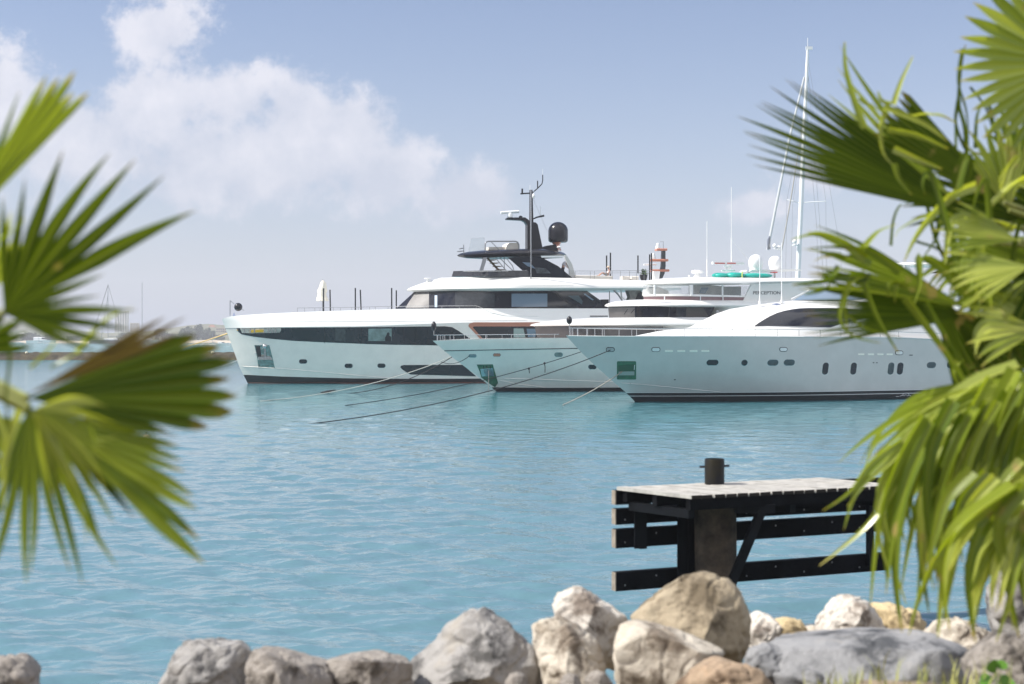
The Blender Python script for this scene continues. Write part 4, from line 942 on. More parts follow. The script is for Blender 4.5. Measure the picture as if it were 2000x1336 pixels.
# ------------------------------------------------------------------ sailing yacht behind
def sailing_yacht():
    d = 152.; base = P(1556, 690, d); base.z = 0
    root = thing('sailing_yacht', base, 'tall white mast with spreaders and furled sails rising behind the yachts', 'sailing yacht')
    top = P(1577.5, 96, d); foot = P(1556, 600, d)
    def k(px, py, dd=0.): return P(px, py, d + dd)
    g = Geo(); dirm = (top - foot); g.tube([foot - dirm * .12, foot, foot.lerp(top, .7), top], [.27, .27, .24, .15], 12); ms = g.build('mast', mat('white_spar', (.78, .79, .80), .3), root)
    g = Geo(); g.tube([top, top + Vector((.0, 0, 1.2))], .03, 5); g.build('masthead_aerial', WHITE, ms)
    g = Geo(); g.beam(top + Vector((-.2, 0, .1)), top + Vector((.5, 0, .1)), .2, .35); g.build('masthead_lamp', WHITE, ms)
    g = Geo(); g.tube([k(1537, 390, .8), k(1560.5, 396), k(1613, 393, -.8)], .05, 6); g.build('spreader', WHITE, ms)
    g = Geo(); g.tube([k(1571, 150), k(1542.5, 268), k(1499, 488)], [.10, .13, .14], 8); g.build('furled_sail', mat('grey_sail_cloth', (.55, .56, .57), .8), root)
    g = Geo(); g.tube([k(1567, 250), k(1546, 380), k(1525, 500)], [.05, .07, .07], 8); g.build('furled_sail', mat('grey_brown_sail_cloth', (.40, .38, .36), .8), root)
    for q in ([(1576, 120), (1600, 420), (1612, 600)], [(1577, 110), (1640, 480), (1652, 600)], [(1573, 190), (1595, 440), (1600, 600)], [(1571, 240), (1548, 400), (1545, 560)], [(1576, 130), (1613, 393), (1615, 600)], [(1572, 210), (1537, 390), (1534, 560)]):
        g = Geo(); g.tube([k(*t) for t in q], .014, 5); g.build('stay', DSTEEL, root)
    g = Geo(); g.ball(k(1552, 472, -.4), .25, 12); g.lathe(k(1552, 480, -.4), [(.3, 0), (.3, .1), (.1, .14)], 10); g.build('mast_radar', WHITE, root)
    g = Geo(); u = Vector((.92, .38, 0)); w = Vector((-.38, .92, 0)); rows = []
    for i in range(21):
        t = i / 20; s_ = -13 + 26 * t; b = 2.6 * math.sin(math.pi * (.06 + .86 * t)) ** .7
        if i == 0: b = .05
        rows.append([base + u * (s_ - (0 if z < .5 else (1 - t) * 1.4)) + w * (b * q * (.7 + .3 * z / 1.4)) + Vector((0, 0, z)) for q, z in ((1, 1.4), (.9, 0), (.3, -.9), (-.3, -.9), (-.9, 0), (-1, 1.4))])
    g.grid(rows, True); g.fan(rows[0]); g.fan(rows[-1]); g.build('hull', GEL, root)
    g = Geo(); g.beam(base + u * -3 + Vector((0, 0, 1.7)), base + u * 5 + Vector((0, 0, 1.7)), 2.2, .7, bev=.5); g.build('cabin', GEL, root)
sailing_yacht()

# ------------------------------------------------------------------ far shore
def shore():
    m = mat('distant_scrub_hill', (.09, .11, .06), .95, var=.35, vscale=.02, col2=(.16, .15, .10), detail=8)
    g = Geo(); xs = np.linspace(-1100, 1500, 160); rows = []
    sky = [(-600, 20), (-100, 28), (40, 46), (90, 38), (160, 24), (260, 18), (330, 20), (400, 30), (450, 34), (600, 20), (1200, 14), (2600, 12)]
    for j, (dy_, k) in enumerate(((0, 0.02), (15, .10), (50, .3), (110, .7), (190, 1.0), (320, 1.0), (500, .1))):
        r = []
        for x in xs:
            px = CX + x / 1350 * F
            h = np.interp(px, [a for a, _ in sky], [b for _, b in sky]) * 1350 / F * k
            h *= 1 + .25 * noise.noise(Vector((x * .02, j * .7, 0)))
            r.append((x * (1 + dy_ / 1350 * .3), 1105 + dy_, max(h, .3)))
        rows.append(r)
    g.grid(rows); tag(g.build('hill', m), kind='structure')
    g = Geo(); xs = np.linspace(-640, 60, 90)
    g.grid([[(x, 1075 + 3 * math.sin(x * .05), -.4) for x in xs], [(x, 1088 + 3 * math.sin(x * .05), .9) for x in xs], [(x, 1108, 1.9 + .4 * math.sin(x * .1)) for x in xs]])
    tag(g.build('beach', mat('pale_sand', (.52, .44, .33), .9, var=.1, vscale=.1)), kind='structure')
shore()

LEAF_FAR = mat('distant_tree_leaf', (.045, .065, .030), .8, var=.5, vscale=.25)
BARK = mat('grey_bark', (.16, .12, .09), .9, var=.3, vscale=6)
def far_tree(px, py_top, w_px, d, label, seed):
    rnd = random.Random(seed); base = P(px, 668, d); base.z = 1.2
    top = P(px, py_top, d).z; hh = top - base.z; w = w_px / F * d / 2
    root = thing('shore_tree', base, label, 'tree', 'hazy trees along the far beach')
    g = Geo(); g.tube([base, base + Vector((.3, 0, hh * .4)), base + Vector((.1, 0, hh * .75))], [.4, .3, .12], 7)
    for k in range(4):
        a = rnd.random() * 6.28; g.tube([base + Vector((.2, 0, hh * .35)), base + Vector((math.cos(a) * w * .5, math.sin(a) * w * .5, hh * .65))], [.2, .08], 5)
    g.build('trunk', BARK, root)
    lobes = [(rnd.uniform(-.75, .75), rnd.uniform(-.5, .5), rnd.uniform(.22, .80), rnd.uniform(.22, .42)) for _ in range(15)] + [(0, 0, .86, .2)]
    g = Geo()
    for (a, b_, c, r) in lobes:
        for _ in range(90):
            v = Vector((rnd.gauss(0, 1), rnd.gauss(0, 1), rnd.gauss(0, 1))).normalized() * rnd.random() ** .4
            q = base + Vector(((a * (1.15 - .5 * c) + v.x * r) * w, (b_ + v.y * r) * w, min(1.02, max(.04, c + v.z * r * .75)) * hh))
            t = Vector((rnd.gauss(0, 1), rnd.gauss(0, 1), rnd.gauss(0, 1))).normalized(); u = t.orthogonal().normalized(); s_ = rnd.uniform(.35, .8)
            g.add([q - t * s_ - u * s_ * .4, q + t * s_ - u * s_ * .5, q + t * s_ * .8 + u * s_ * .6, q - t * s_ * .7 + u * s_ * .5], [(0, 1, 2, 3)])
    g.build('crown', LEAF_FAR, root, smooth=None, fix=False)
for i, (px, pt_, w, lab) in enumerate(((60, 650, 44, 'low bushy tree below the white house on the far shore'), (105, 652, 52, 'wide low tree on far shore behind the small white motorboat'), (155, 654, 50, 'low dark tree on the far shore left of the two-legged mast'),
        (250, 650, 44, 'tree on the far shore in front of the tower block'), (318, 643, 40, 'hazy round tree on far beach just left of the sandy gap'), (336, 652, 26, 'small tree at the foot of the sandy gap'),
        (366, 637, 36, 'tallest hazy tree on the far beach right of the sandy gap'), (388, 634, 34, 'feathery tall tree in the middle of the far grove'), (408, 641, 36, 'rounded tree at right end of the far grove'), (428, 655, 30, 'low tree on far beach nearest the largest bow'))):
    far_tree(px, pt_, w, 1112 + (i % 3) * 4, lab, 40 + i)

CREAMW = mat('cream_render_wall', (.60, .53, .44), .9, var=.08, vscale=.2)
ROOFM = mat('terracotta_roof', (.32, .16, .11), .8)
PANE = mat('dark_window_pane', (.05, .06, .07), .2)
def far_house(px, yt, yb, w, d, label, floors=2, cols=3, wall=CREAMW, roof=True, name='house', cat='house'):
    b = P(px, yb, d); t = P(px, yt, d).z; hw = w / F * d / 2; hh = t - b.z; dep = hw * 1.2
    root = thing(name, b, label, cat)
    body = hh * (.74 if roof else 1)
    g = Geo(); q = [(-hw, 0), (hw, 0), (hw, dep), (-hw, dep)]
    g.prism([b + Vector((x, y, -6)) for x, y in q], (0, 0, body + 6)); g.build('wall', wall, root, smooth=None)
    if roof:
        g = Geo(); o = hw * .12; z = b.z + body
        e = [b + Vector((x * (1 + .12), y + (o if y else -o), body)) for x, y in q]; rd = [b + Vector((-hw * .4, dep / 2, hh)), b + Vector((hw * .4, dep / 2, hh))]
        g.add(e + rd, [(0, 1, 5, 4), (1, 2, 5), (2, 3, 4, 5), (3, 0, 4), (0, 3, 2, 1)]); g.build('roof', ROOFM if roof == 1 else roof, root, smooth=None)
    else:
        g = Geo(); g.prism([b + Vector((x * 1.03, y + (-.3 if not y else .3), body)) for x, y in q], (0, 0, hh * .02 + .3)); g.build('parapet', wall, root, smooth=None)
    for i in range(cols):
        for j in range(floors):
            x = -hw + (i + .5) * 2 * hw / cols; z = body * (j + .45) / floors; ww = hw / cols * .55; wh = body / floors * .27
            g = Geo(); g.prism([b + Vector((x - ww, -.06, z - wh)), b + Vector((x + ww, -.06, z - wh)), b + Vector((x + ww, -.06, z + wh)), b + Vector((x - ww, -.06, z + wh))], (0, .12, 0)); g.build('window', PANE, root, smooth=None)
WH = mat('white_render_wall', (.78, .77, .74), .9, var=.05, vscale=.2)
far_house(42, 649.5, 657, 13, 1180, 'small white house on the far hillside at the left', 1, 3, WH, mat('white_roof', (.75, .74, .72), .8))
far_house(236, 609, 652, 24, 1420, 'pale tower block with rows of windows behind the far shore', 11, 5, WH, False, 'tower_block', 'tower')
far_house(262, 632, 655, 16, 1350, 'narrow pale block beside the tower on the far shore', 6, 3, CREAMW, False, 'apartment_block', 'building')
far_house(413, 634.5, 652, 15, 1270, 'cream gabled house above the far grove', 2, 2, CREAMW, 1)
far_house(432, 641, 657, 20, 1200, 'cream apartment house nearest the largest bow on the far shore', 4, 5, CREAMW, False, 'apartment_house', 'building')
far_house(346, 645, 657, 24, 1250, 'low sand coloured house in the gap between far trees', 2, 4, CREAMW, 1)
far_house(93, 660, 667.5, 16, 1150, 'low beige beach house behind the small white motorboat', 1, 4, CREAMW, 1, 'beach_house', 'house')

def far_sailboat(px, yt, d, label, two=False, mast_r=.09):
    b = P(px, 0, d); b.z = 0; t = P(px, yt, d)
    root = thing('sailboat', b, label, 'sailboat', 'sailboats anchored off the far shore')
    L_ = (t.z) * .62
    g = Geo(); rows = []
    for i in range(13):
        q = i / 12; bw = L_ * .13 * math.sin(math.pi * (.04 + .84 * q)) ** .7
        rows.append([b + Vector(((q - .5) * L_, bw * s_, z + .3 * (1 - q))) for s_, z in ((1, L_ * .09), (.8, 0), (.2, -.5), (-.2, -.5), (-.8, 0), (-1, L_ * .09))])
    g.grid(rows, True); g.fan(rows[0]); g.fan(rows[-1]); g.build('hull', WHITE if not two else mat('dark_hull_paint', (.06, .07, .09), .4), root)
    g = Geo(); g.beam(b + Vector((-L_ * .1, 0, L_ * .115)), b + Vector((L_ * .25, 0, L_ * .115)), L_ * .14, L_ * .05, bev=.5); g.build('cabin', WHITE, root)
    g = Geo(); g.tube([b, t], [mast_r, mast_r * .7], 6); g.build('mast', DSTEEL, root)
    for sx in ((-.48, .46) if two else ()):
        g = Geo(); g.tube([b + Vector((sx * L_, 0, 1)), t - Vector((0, 0, .4))], mast_r * .45 * (1.6 if two and sx < 0 else 1), 5); g.build('stay', mat('dark_wire', (.05, .05, .055), .6), root)
    g = Geo(); g.beam(b + Vector((0, 0, L_ * .2)), b + Vector((L_ * .38, 0, L_ * .2)), .25, .4); g.build('boom', DSTEEL, root)
    if two:
        g = Geo(); g.tube([b + Vector((-L_ * .2, 0, 1)), b.lerp(t, .82)], mast_r * .8, 6); g.build('mizzen_mast', DSTEEL, root)
far_sailboat(211, 555, 960, 'dark sailboat with tall mast and stays, left of the tower block', True, .26)
far_sailboat(277.5, 552, 980, 'white sailboat with one bare tall mast right of the tower block', False, .26)
far_sailboat(32, 622, 900, 'sailboat with short thin mast off the far shore at the left edge', False, .14)
far_sailboat(76, 642, 960, 'tiny white sailboat right of the white hillside house', False, .14)
far_sailboat(351, 650, 960, 'tiny sailboat with white mast in front of the sandy gap', False, .14)
far_sailboat(415, 648, 940, 'tiny sailboat below the cream gabled house', False, .14)

def far_motorboat(px, py, L_, label, wake=False):
    b = on_water(px, py); root = thing('motorboat', b, label, 'motorboat')
    g = Geo(); rows = []
    for i in range(11):
        q = i / 10; bw = L_ * .15 * math.sin(math.pi * (.05 + .7 * q)) ** .6
        rows.append([b + Vector(((.5 - q) * L_, bw * s_, z + .5 * (1 - q))) for s_, z in ((1, L_ * .1), (.8, 0), (-.8, 0), (-1, L_ * .1))])
    g.grid(rows, True); g.fan(rows[0]); g.fan(rows[-1]); g.build('hull', WHITE, root)
    g = Geo(); g.beam(b + Vector((-L_ * .25, 0, L_ * .16)), b + Vector((L_ * .15, 0, L_ * .16)), L_ * .2, L_ * .13, bev=.4); g.build('cabin', WHITE, root)
    g = Geo(); g.beam(b + Vector((L_ * .04, 0, L_ * .18)), b + Vector((L_ * .17, 0, L_ * .18)), L_ * .21, L_ * .06); g.build('windscreen', GLASS, root)
    return b
far_motorboat(81, 671, 20, 'small white motorboat anchored off the far beach')
b = far_motorboat(433, 674.5, 8, 'white speedboat leaving a long foam trail')
rnd = random.Random(3); g = Geo()
for i in range(420):
    t = rnd.random() ** 1.3; q = b + Vector((-3 - 22 * t * 1.9, rnd.gauss(0, .6 + 1.6 * t), .06 + rnd.random() * .5 * (1 - t)))
    g.ball(q, rnd.uniform(.12, .4) * (1.1 - .6 * t), 6, (1.8, 1.2, .5))
tag(g.build('foam', mat('white_foam', (.85, .87, .86), .9), loc=b, smooth=80), kind='stuff')

# breakwater with marker floats
g = Geo(); rows = []
rnd = random.Random(9)
xs = np.linspace(-100, -30, 160)
def bwz(x): return .98 + .10 * noise.noise(Vector((x * .6, 3, 0)))
for k in range(7):
    t = k / 6
    rows.append([(x, 232 + 9 * t + .35 * noise.noise(Vector((x * .9, k, 5))), max(-.6, (-.6 + 1.9 * math.sin(math.pi * min(.5, t * 1.6)) if t < .34 else bwz(x) + .1 - .1 * t if t < .7 else 1.0 - 4.5 * (t - .7)) + .16 * noise.noise(Vector((x * 1.1, k * 2., 1))))) for x in xs])
g.grid(rows)
tag(g.build('breakwater', mat('dark_brown_breakwater', (.040, .030, .010), .9, var=.5, vscale=.9, bump=.6, bscale=2), loc=(-65, 236, 0)), 'low dark brown breakwater stretching left of the largest bow', 'breakwater')
for (px, py, lab) in ((343, 691.5, 'pale float on the breakwater nearer the middle of its visible length'), (415, 690.6, 'pale float on the breakwater closest to the largest bow'), (52, 694, 'pale float on the breakwater near the left edge of view')):
    c = P(px, py, 231.3); c.y += 3; c.x *= (c.y / 231.3); c.z = bwz(c.x) + .22; g = Geo(); g.ball(c, .27, 12, (1, 1, .8))
    tag(g.build('marker_float', mat('pale_yellow_float', (.75, .68, .48), .5), loc=c), lab, 'float', 'floats along the breakwater')
c = on_water(286, 858); g = Geo(); g.ball(c + Vector((0, 0, .06)), .14, 14, (1, 1, .85)); bo = tag(g.build('mooring_buoy', mat('dirty_white_buoy', (.50, .40, .30), .7, var=.3, vscale=8), loc=c), 'small dirty white buoy floating beside the blurred left palm', 'buoy')
g = Geo(); g.lathe(c + Vector((0, 0, .2)), [(.05, 0), (.05, .06), (.02, .08)], 8); g.build('ring', DSTEEL, bo)

# ------------------------------------------------------------------ pier
def pier():
    h = 1.75; zt = H - h
    def gp(px, py): d = F * h / (py - HY); return Vector(((px - CX) / F * d, d, zt))
    A, Bp, C, D = gp(1204.5, 951), gp(1348, 968), gp(1699, 950.5), gp(1699, 926.7)
    L = (C - Bp).normalized(); AB = (A - Bp)
    root = thing('pier', (Bp.x, Bp.y, 0), 'short black timber pier with pale plank deck behind the rocks', 'pier')
    PL = mat('weathered_pale_plank', (.38, .365, .335), .88, var=.22, vscale=6, bump=.3, bscale=40)
    DK = mat('shadow_black_timber', (.0045, .005, .0065), .8, spec=.08, var=.5, vscale=3, bump=.3, bscale=20)  # shadow on the timber sides, put into a near-black colour
    TD = mat('shaded_plank_end', (.03, .025, .022), .9, spec=.1)  # front edges of the planks, darkened in colour for their shade
    EN = mat('sunlit_timber_end', (.25, .21, .165), .9, var=.3, vscale=10)  # pale copy of the rail timber, sunlight put into the colour
    PI = mat('brown_rusted_pile', (.060, .042, .030), .85, spec=.2, var=.6, vscale=4, bump=.5, bscale=14)
    ST = mat('black_steel', (.005, .006, .008), .6, spec=.12, var=.3)
    pitch = .152; n = 19; rnd = random.Random(2)
    for i in range(n):
        o = L * (i * pitch); jit = rnd.uniform(-.012, .012)
        a = Bp + o + L * .064 - AB.normalized() * (.01 + jit); b = A + o + L * .064
        dz = rnd.uniform(-.003, .003)
        # planks follow the skewed end, so a parallelogram in plan
        q = [Bp + o - AB.normalized() * (.01 + jit), Bp + o + L * .134 - AB.normalized() * (.01 + jit), A + o + L * .134, A + o]
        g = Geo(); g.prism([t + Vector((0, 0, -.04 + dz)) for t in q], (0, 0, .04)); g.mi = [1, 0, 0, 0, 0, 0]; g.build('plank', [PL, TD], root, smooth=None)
    LL = L * (n * pitch); LR = LL
    while CX + (A + LR).x / (A + LR).y * F < 1731: LR = LR + L * .02
    dn = lambda v, z: Vector((v.x, v.y, z))
    ax = AB.normalized()
    # edge beams and joists under the deck
    for k, off in enumerate((.07, .60, AB.length - .10)):
        s_ = Bp + ax * off + L * .03; g = Geo(); g.beam(dn(s_, zt - .105), dn(s_ + LL, zt - .105), .10, .125); g.build('edge_beam' if k == 0 else 'joist', DK, root, smooth=None)
    for k in range(3):
        s_ = Bp + L * (.12 + k * 1.35); g = Geo(); g.beam(dn(s_ + ax * .12, zt - .22), dn(s_ + ax * (AB.length - .1), zt - .22), .10, .10); g.build('cross_beam', ST, root, smooth=None)
    # four fender rails along the far side, fronts painted shadow black, left ends sunlit
    zr = lambda py: H + (HY - py) / F * A.y
    for (y0, y1) in ((958, 986), (994, 1025), (1034, 1071), (1118, 1155)):
        zc = (zr(y0) + zr(y1)) / 2; hh = zr(y0) - zr(y1)
        s_ = A + ax * .04 - L * .0; g = Geo(); g.beam(dn(s_, zc), dn(s_ + LR, zc), .10, hh, bev=.08); f_ = g.build('fender_rail', DK, root, smooth=None)
        g = Geo(); g.beam(dn(s_ - L * .012, zc), dn(s_ + L * .003, zc), .096, hh * .97, bev=.08); g.build('sunlit_end', EN, f_, smooth=None)
        for i in range(9):
            c_ = dn(s_ + L * (.10 + .42 * i) - ax * .052, zc + (hh * .2 if i % 2 else -hh * .2)); g = Geo(); g.ball(c_, .012, 6); g.build('bolt', DSTEEL, f_)
    # posts
    def post(px, py0, py1, w, dep, off, name='post', m=ST):
        # stands against the rails
        s_ = None
        t = 0.
        for i in range(400):
            q = A - ax * off + L * (i * .012)
            if CX + q.x / q.y * F >= px: break
        z0 = H + (HY - py0) / F * q.y; z1 = H + (HY - py1) / F * q.y
        g = Geo(); g.beam(dn(q, z1), dn(q, z0), w, dep, up=L); return g.build(name, m, root, smooth=None), q
    post(1252, 980, 1071, .10, .09, .07)
    post(1250, 980, 1071, .02, .15, .12, 'flange')
    post(1698, 985, 1106, .07, .07, .07)
    post(1341, 985, 1150, .15, .10, .12); post(1331, 985, 1152, .02, .13, .20, 'flange'); post(1352, 985, 1152, .02, .13, .20, 'flange')
    # round pile
    _, q = post(1396, 984, 985, .02, .02, .48, 'pile_bracket')
    g = Geo(); rows = [[Vector((q.x + (.245 + .004 * math.sin(7 * a + z * 3)) * math.cos(a), q.y + .245 * math.sin(a), z)) for a in [k * 2 * math.pi / 28 for k in range(28)]] for z in np.linspace(-.9, zt - .05, 14)]
    g.grid(rows, True); g.fan(rows[-1]); g.build('pile', PI, root, smooth=60)
    a = P(1487, 998, 16.3); b = P(1424, 1150, 16.3); g = Geo(); g.beam(a, b, .14, .09); g.beam(a + Vector((-.3, 0, .03)), a + Vector((.15, 0, .03)), .12, .10); g.build('diagonal_brace', ST, root, smooth=None)
    # bollard: the capped pile head through the deck
    bb = gp(1395.5, 945.5); r = .118
    bo = thing('bollard', bb, 'black round steel bollard with cross bar standing on the pier', 'bollard')
    g = Geo(); g.lathe(bb, [(r, -.03), (r, .292), (r * .96, .305), (r * .9, .305), (r * .88, .28), (.01, .28)], 32); g.build('tube', mat('black_painted_steel', (.007, .007, .010), .45, spec=.2, var=.4, vscale=5, col2=(.018, .016, .008)), bo, smooth=50)
    g = Geo(); g.tube([bb + Vector((-.178, .02, .205)), bb + Vector((.178, .0, .22))], .014, 8); g.build('cross_bar', BLACK, bo)
pier()

# ------------------------------------------------------------------ rocks on the bank
def rock_mat(name, col, dark, warm=None, rough=.9, scale=3.0):
    m = bpy.data.materials.new(name); m.use_nodes = True
    nt = m.node_tree; b = nt.nodes['Principled BSDF']; L = nt.links; N = nt.nodes
    b.inputs['Roughness'].default_value = rough; b.inputs['Specular IOR Level'].default_value = .25
    tc = N.new('ShaderNodeTexCoord')
    def nz(sc_, det, ro=.65):
        n = N.new('ShaderNodeTexNoise'); n.inputs['Scale'].default_value = sc_; n.inputs['Detail'].default_value = det; n.inputs['Roughness'].default_value = ro
        L.new(tc.outputs['Object'], n.inputs['Vector']); return n.outputs['Fac']
    r1 = N.new('ShaderNodeValToRGB'); L.new(nz(scale, 9), r1.inputs[0])
    e = r1.color_ramp.elements; e[0].position = .38; e[0].color = (*[a * .6 for a in dark], 1); e[1].position = .60; e[1].color = (*col, 1)
    k = e.new(.47); k.color = (*[(a * .75 + c * .25) for a, c in zip(col, dark)], 1)
    out = r1.outputs[0]
    if warm:
        r2 = N.new('ShaderNodeValToRGB'); L.new(nz(scale * .6, 5), r2.inputs[0]); r2.color_ramp.elements[0].position = .52; r2.color_ramp.elements[1].position = .66
        mx = N.new('ShaderNodeMix'); mx.data_type = 'RGBA'; L.new(r2.outputs[0], mx.inputs[0]); L.new(out, mx.inputs[6]); mx.inputs[7].default_value = (*warm, 1); out = mx.outputs[2]
    # specks and lichen
    vo = N.new('ShaderNodeTexVoronoi'); vo.inputs['Scale'].default_value = 26; L.new(tc.outputs['Object'], vo.inputs['Vector'])
    r3 = N.new('ShaderNodeValToRGB'); L.new(vo.outputs['Distance'], r3.inputs[0]); r3.color_ramp.elements[0].color = (.35, .35, .35, 1); r3.color_ramp.elements[0].position = .06; r3.color_ramp.elements[1].color = (1, 1, 1, 1); r3.color_ramp.elements[1].position = .22
    m2 = N.new('ShaderNodeMix'); m2.data_type = 'RGBA'; m2.blend_type = 'MULTIPLY'; m2.inputs[0].default_value = .45; L.new(out, m2.inputs[6]); L.new(r3.outputs[0], m2.inputs[7])
    L.new(m2.outputs[2], b.inputs['Base Color'])
    ad = N.new('ShaderNodeMath'); ad.operation = 'ADD'; L.new(nz(9, 9, .7), ad.inputs[0])
    ml = N.new('ShaderNodeMath'); ml.operation = 'MULTIPLY'; ml.inputs[1].default_value = .4; L.new(nz(38, 6), ml.inputs[0]); L.new(ml.outputs[0], ad.inputs[1])
    bp = N.new('ShaderNodeBump'); bp.inputs['Strength'].default_value = .8; bp.inputs['Distance'].default_value = .035
    L.new(ad.outputs[0], bp.inputs['Height']); L.new(bp.outputs[0], b.inputs['Normal'])
    return m
RK_GREY = rock_mat('grey_rock', (.37, .355, .34), (.16, .155, .15), (.34, .30, .24))
RK_DARK = rock_mat('brown_grey_rock', (.33, .30, .27), (.16, .14, .12))
RK_PALE = rock_mat('cream_rock', (.58, .53, .45), (.33, .27, .21), (.50, .42, .32))
RK_WHITE = rock_mat('white_limestone', (.66, .62, .56), (.36, .30, .25), (.56, .50, .42))
RK_TAN = rock_mat('tan_boulder', (.42, .35, .25), (.25, .20, .135), (.45, .39, .29), scale=2.2)
RK_YEL = rock_mat('yellow_sandstone', (.60, .48, .29), (.42, .32, .18))
RK_BLUE = rock_mat('blue_grey_slate', (.315, .315, .32), (.14, .145, .155), (.37, .35, .32), scale=2.6)
RK_RUST = rock_mat('rusty_brown_rock', (.40, .30, .21), (.22, .15, .10), (.45, .25, .12))

def rock(label, out, d, T, m, seed, sub=5, rough=.05, ridge=(), front=.62, back=.72, name='rock'):
    """a boulder from its outline (photograph pixels at distance d) and its half depth T"""
    rnd = random.Random(seed); S = d / F
    pts = [P(x, y, d) for x, y in out]; c = sum(pts, Vector()) / len(pts)
    cl = []
    for p in pts:
        cl.append(p)
        if rnd.random() < .62: cl.append(c + (p - c) * (front + rnd.uniform(-.34, .16)) + Vector((0, -T * rnd.uniform(.6, 1.08), 0)))
        cl.append(c + (p - c) * (back + rnd.uniform(-.12, .12)) + Vector((0, T * rnd.uniform(.75, 1.05), 0)))
    for (x, y, k) in ridge: cl.append(P(x, y, d - T * k))
    bm = bmesh.new(); [bm.verts.new(p) for p in cl]
    bmesh.ops.convex_hull(bm, input=bm.verts); bmesh.ops.triangulate(bm, faces=bm.faces)
    loose = [v for v in bm.verts if not v.link_faces]; bmesh.ops.delete(bm, geom=loose, context='VERTS')
    bv = BVHTree.FromBMesh(bm); bm.free()
    b2 = bmesh.new(); bmesh.ops.create_icosphere(b2, subdivisions=sub, radius=1)
    size = max((p - c).length for p in pts); off = Vector((seed * 7.3, seed * 3.1, seed * 5.7))
    V = []
    for v in b2.verts:
        dr = v.co.normalized(); loc, _, _, _ = bv.ray_cast(c + dr * size * 4, -dr)
        V.append(loc if loc is not None else c)
    # break off flakes on the near side
    for _ in range(10):
        n = Vector((rnd.uniform(-.9, .9), rnd.uniform(-1, -.35), rnd.uniform(-.5, .8))).normalized()
        sup = max((p - c).dot(n) for p in V); hq = sup * rnd.uniform(.70, .93)
        V = [p - n * max(0, (p - c).dot(n) - hq) for p in V]
    # soften the knife edges a little, keep the facets
    for _ in range(1):
        W_ = []
        for v in b2.verts:
            nb = [V[e.other_vert(v).index] for e in v.link_edges]; a = sum(nb, Vector()) / len(nb); W_.append(V[v.index].lerp(a, .5))
        V = W_
    for v in b2.verts:
        p = V[v.index]; q = p / size * 1.0 + off; n = (p - c).normalized()
        k = noise.noise(q * 2.1) * 1.2 + noise.noise(q * 4.3) * .9 + noise.noise(q * 9) * .55 + noise.noise(q * 20) * .28 + noise.noise(q * 44) * .12
        cr = 1 - abs(noise.noise(q * 2.6 + Vector((9, 1, 4)))) * 6; k -= max(0, cr) * 1.1
        st = noise.noise(q * 1.7 + Vector((3, 8, 2))) * 3.2; k += (abs(st - round(st)) - .25) * .9
        V[v.index] = p + n * (k * rough * size)
    g = Geo(); g.add(V, [tuple(x.index for x in f.verts) for f in b2.faces]); b2.free()
    o = g.build(name, m, loc=Vector((c.x, c.y, min(p.z for p in V))), smooth=50)
    return tag(o, label, 'rock', 'boulders along the shore bank')

rock('grey brown rock alone at the bottom left corner', [(-60, 1300), (-10, 1276), (40, 1284), (68, 1312), (80, 1350), (60, 1400), (-60, 1410)], 8.0, .25, RK_DARK, 1)
rock('pale grey rock with yellowish vein, left end of the rock row', [(306, 1345), (330, 1290), (352, 1252), (410, 1254), (430, 1262), (470, 1258), (500, 1278), (505, 1330), (470, 1400), (320, 1400)], 7.9, .28, RK_GREY, 2, 6, .035)
rock('darker grey rock with steep shaded front beside the pale veined rock', [(478, 1300), (492, 1268), (525, 1266), (560, 1286), (600, 1300), (640, 1302), (655, 1345), (640, 1400), (490, 1400)], 7.75, .26, RK_DARK, 3, 6, .03, ridge=[(512, 1300, 1.1)])
rock('low rock with light brown top and dark front beside the peaked boulder', [(590, 1310), (640, 1290), (690, 1278), (730, 1284), (770, 1280), (805, 1298), (815, 1345), (800, 1400), (610, 1400)], 7.9, .28, RK_DARK, 4, 6, .035, ridge=[(700, 1300, 1.0), (640, 1310, .9)])
rock('big grey boulder with a sharp peak in front of open water', [(792, 1300), (850, 1240), (905, 1195), (945, 1181), (962, 1200), (1005, 1225), (1040, 1258), (1066, 1300), (1068, 1350), (1040, 1410), (820, 1410)], 8.2, .36, RK_GREY, 5, 6, .035, ridge=[(930, 1205, 1.0), (880, 1280, 1.05)])
rock('brownish white rock wedged between peaked boulder and cream wedge', [(1032, 1225), (1060, 1210), (1095, 1206), (1130, 1225), (1165, 1250), (1185, 1300), (1180, 1350), (1140, 1390), (1070, 1390), (1060, 1320)], 8.0, .3, RK_PALE, 6, 6, .034)
rock('white lumpy rock behind the brownish white one, left of the tan boulder', [(1076, 1180), (1085, 1160), (1110, 1152), (1135, 1145), (1160, 1165), (1190, 1180), (1225, 1205), (1240, 1260), (1200, 1310), (1110, 1300), (1080, 1220)], 8.7, .33, RK_WHITE, 7, 6, .034)
rock('large cream wedge shaped rock with flat sloping top in front', [(1196, 1260), (1210, 1218), (1240, 1210), (1300, 1226), (1370, 1248), (1412, 1268), (1418, 1300), (1380, 1340), (1330, 1390), (1215, 1390), (1200, 1320)], 7.8, .32, RK_PALE, 8, 6, .025, ridge=[(1300, 1262, 1.05), (1390, 1285, .8)], front=.8)
rock('biggest round tan boulder directly below the pier pile', [(1228, 1205), (1262, 1182), (1296, 1150), (1340, 1124), (1385, 1117), (1425, 1130), (1455, 1165), (1470, 1210), (1468, 1260), (1440, 1310), (1350, 1340), (1260, 1310)], 8.5, .42, RK_TAN, 9, 6, .026)
rock('low rusty orange rock at the bottom edge before the tan boulder', [(1310, 1345), (1350, 1308), (1400, 1294), (1450, 1296), (1490, 1312), (1520, 1345), (1500, 1400), (1320, 1400)], 7.3, .25, RK_RUST, 10, 5, .04)
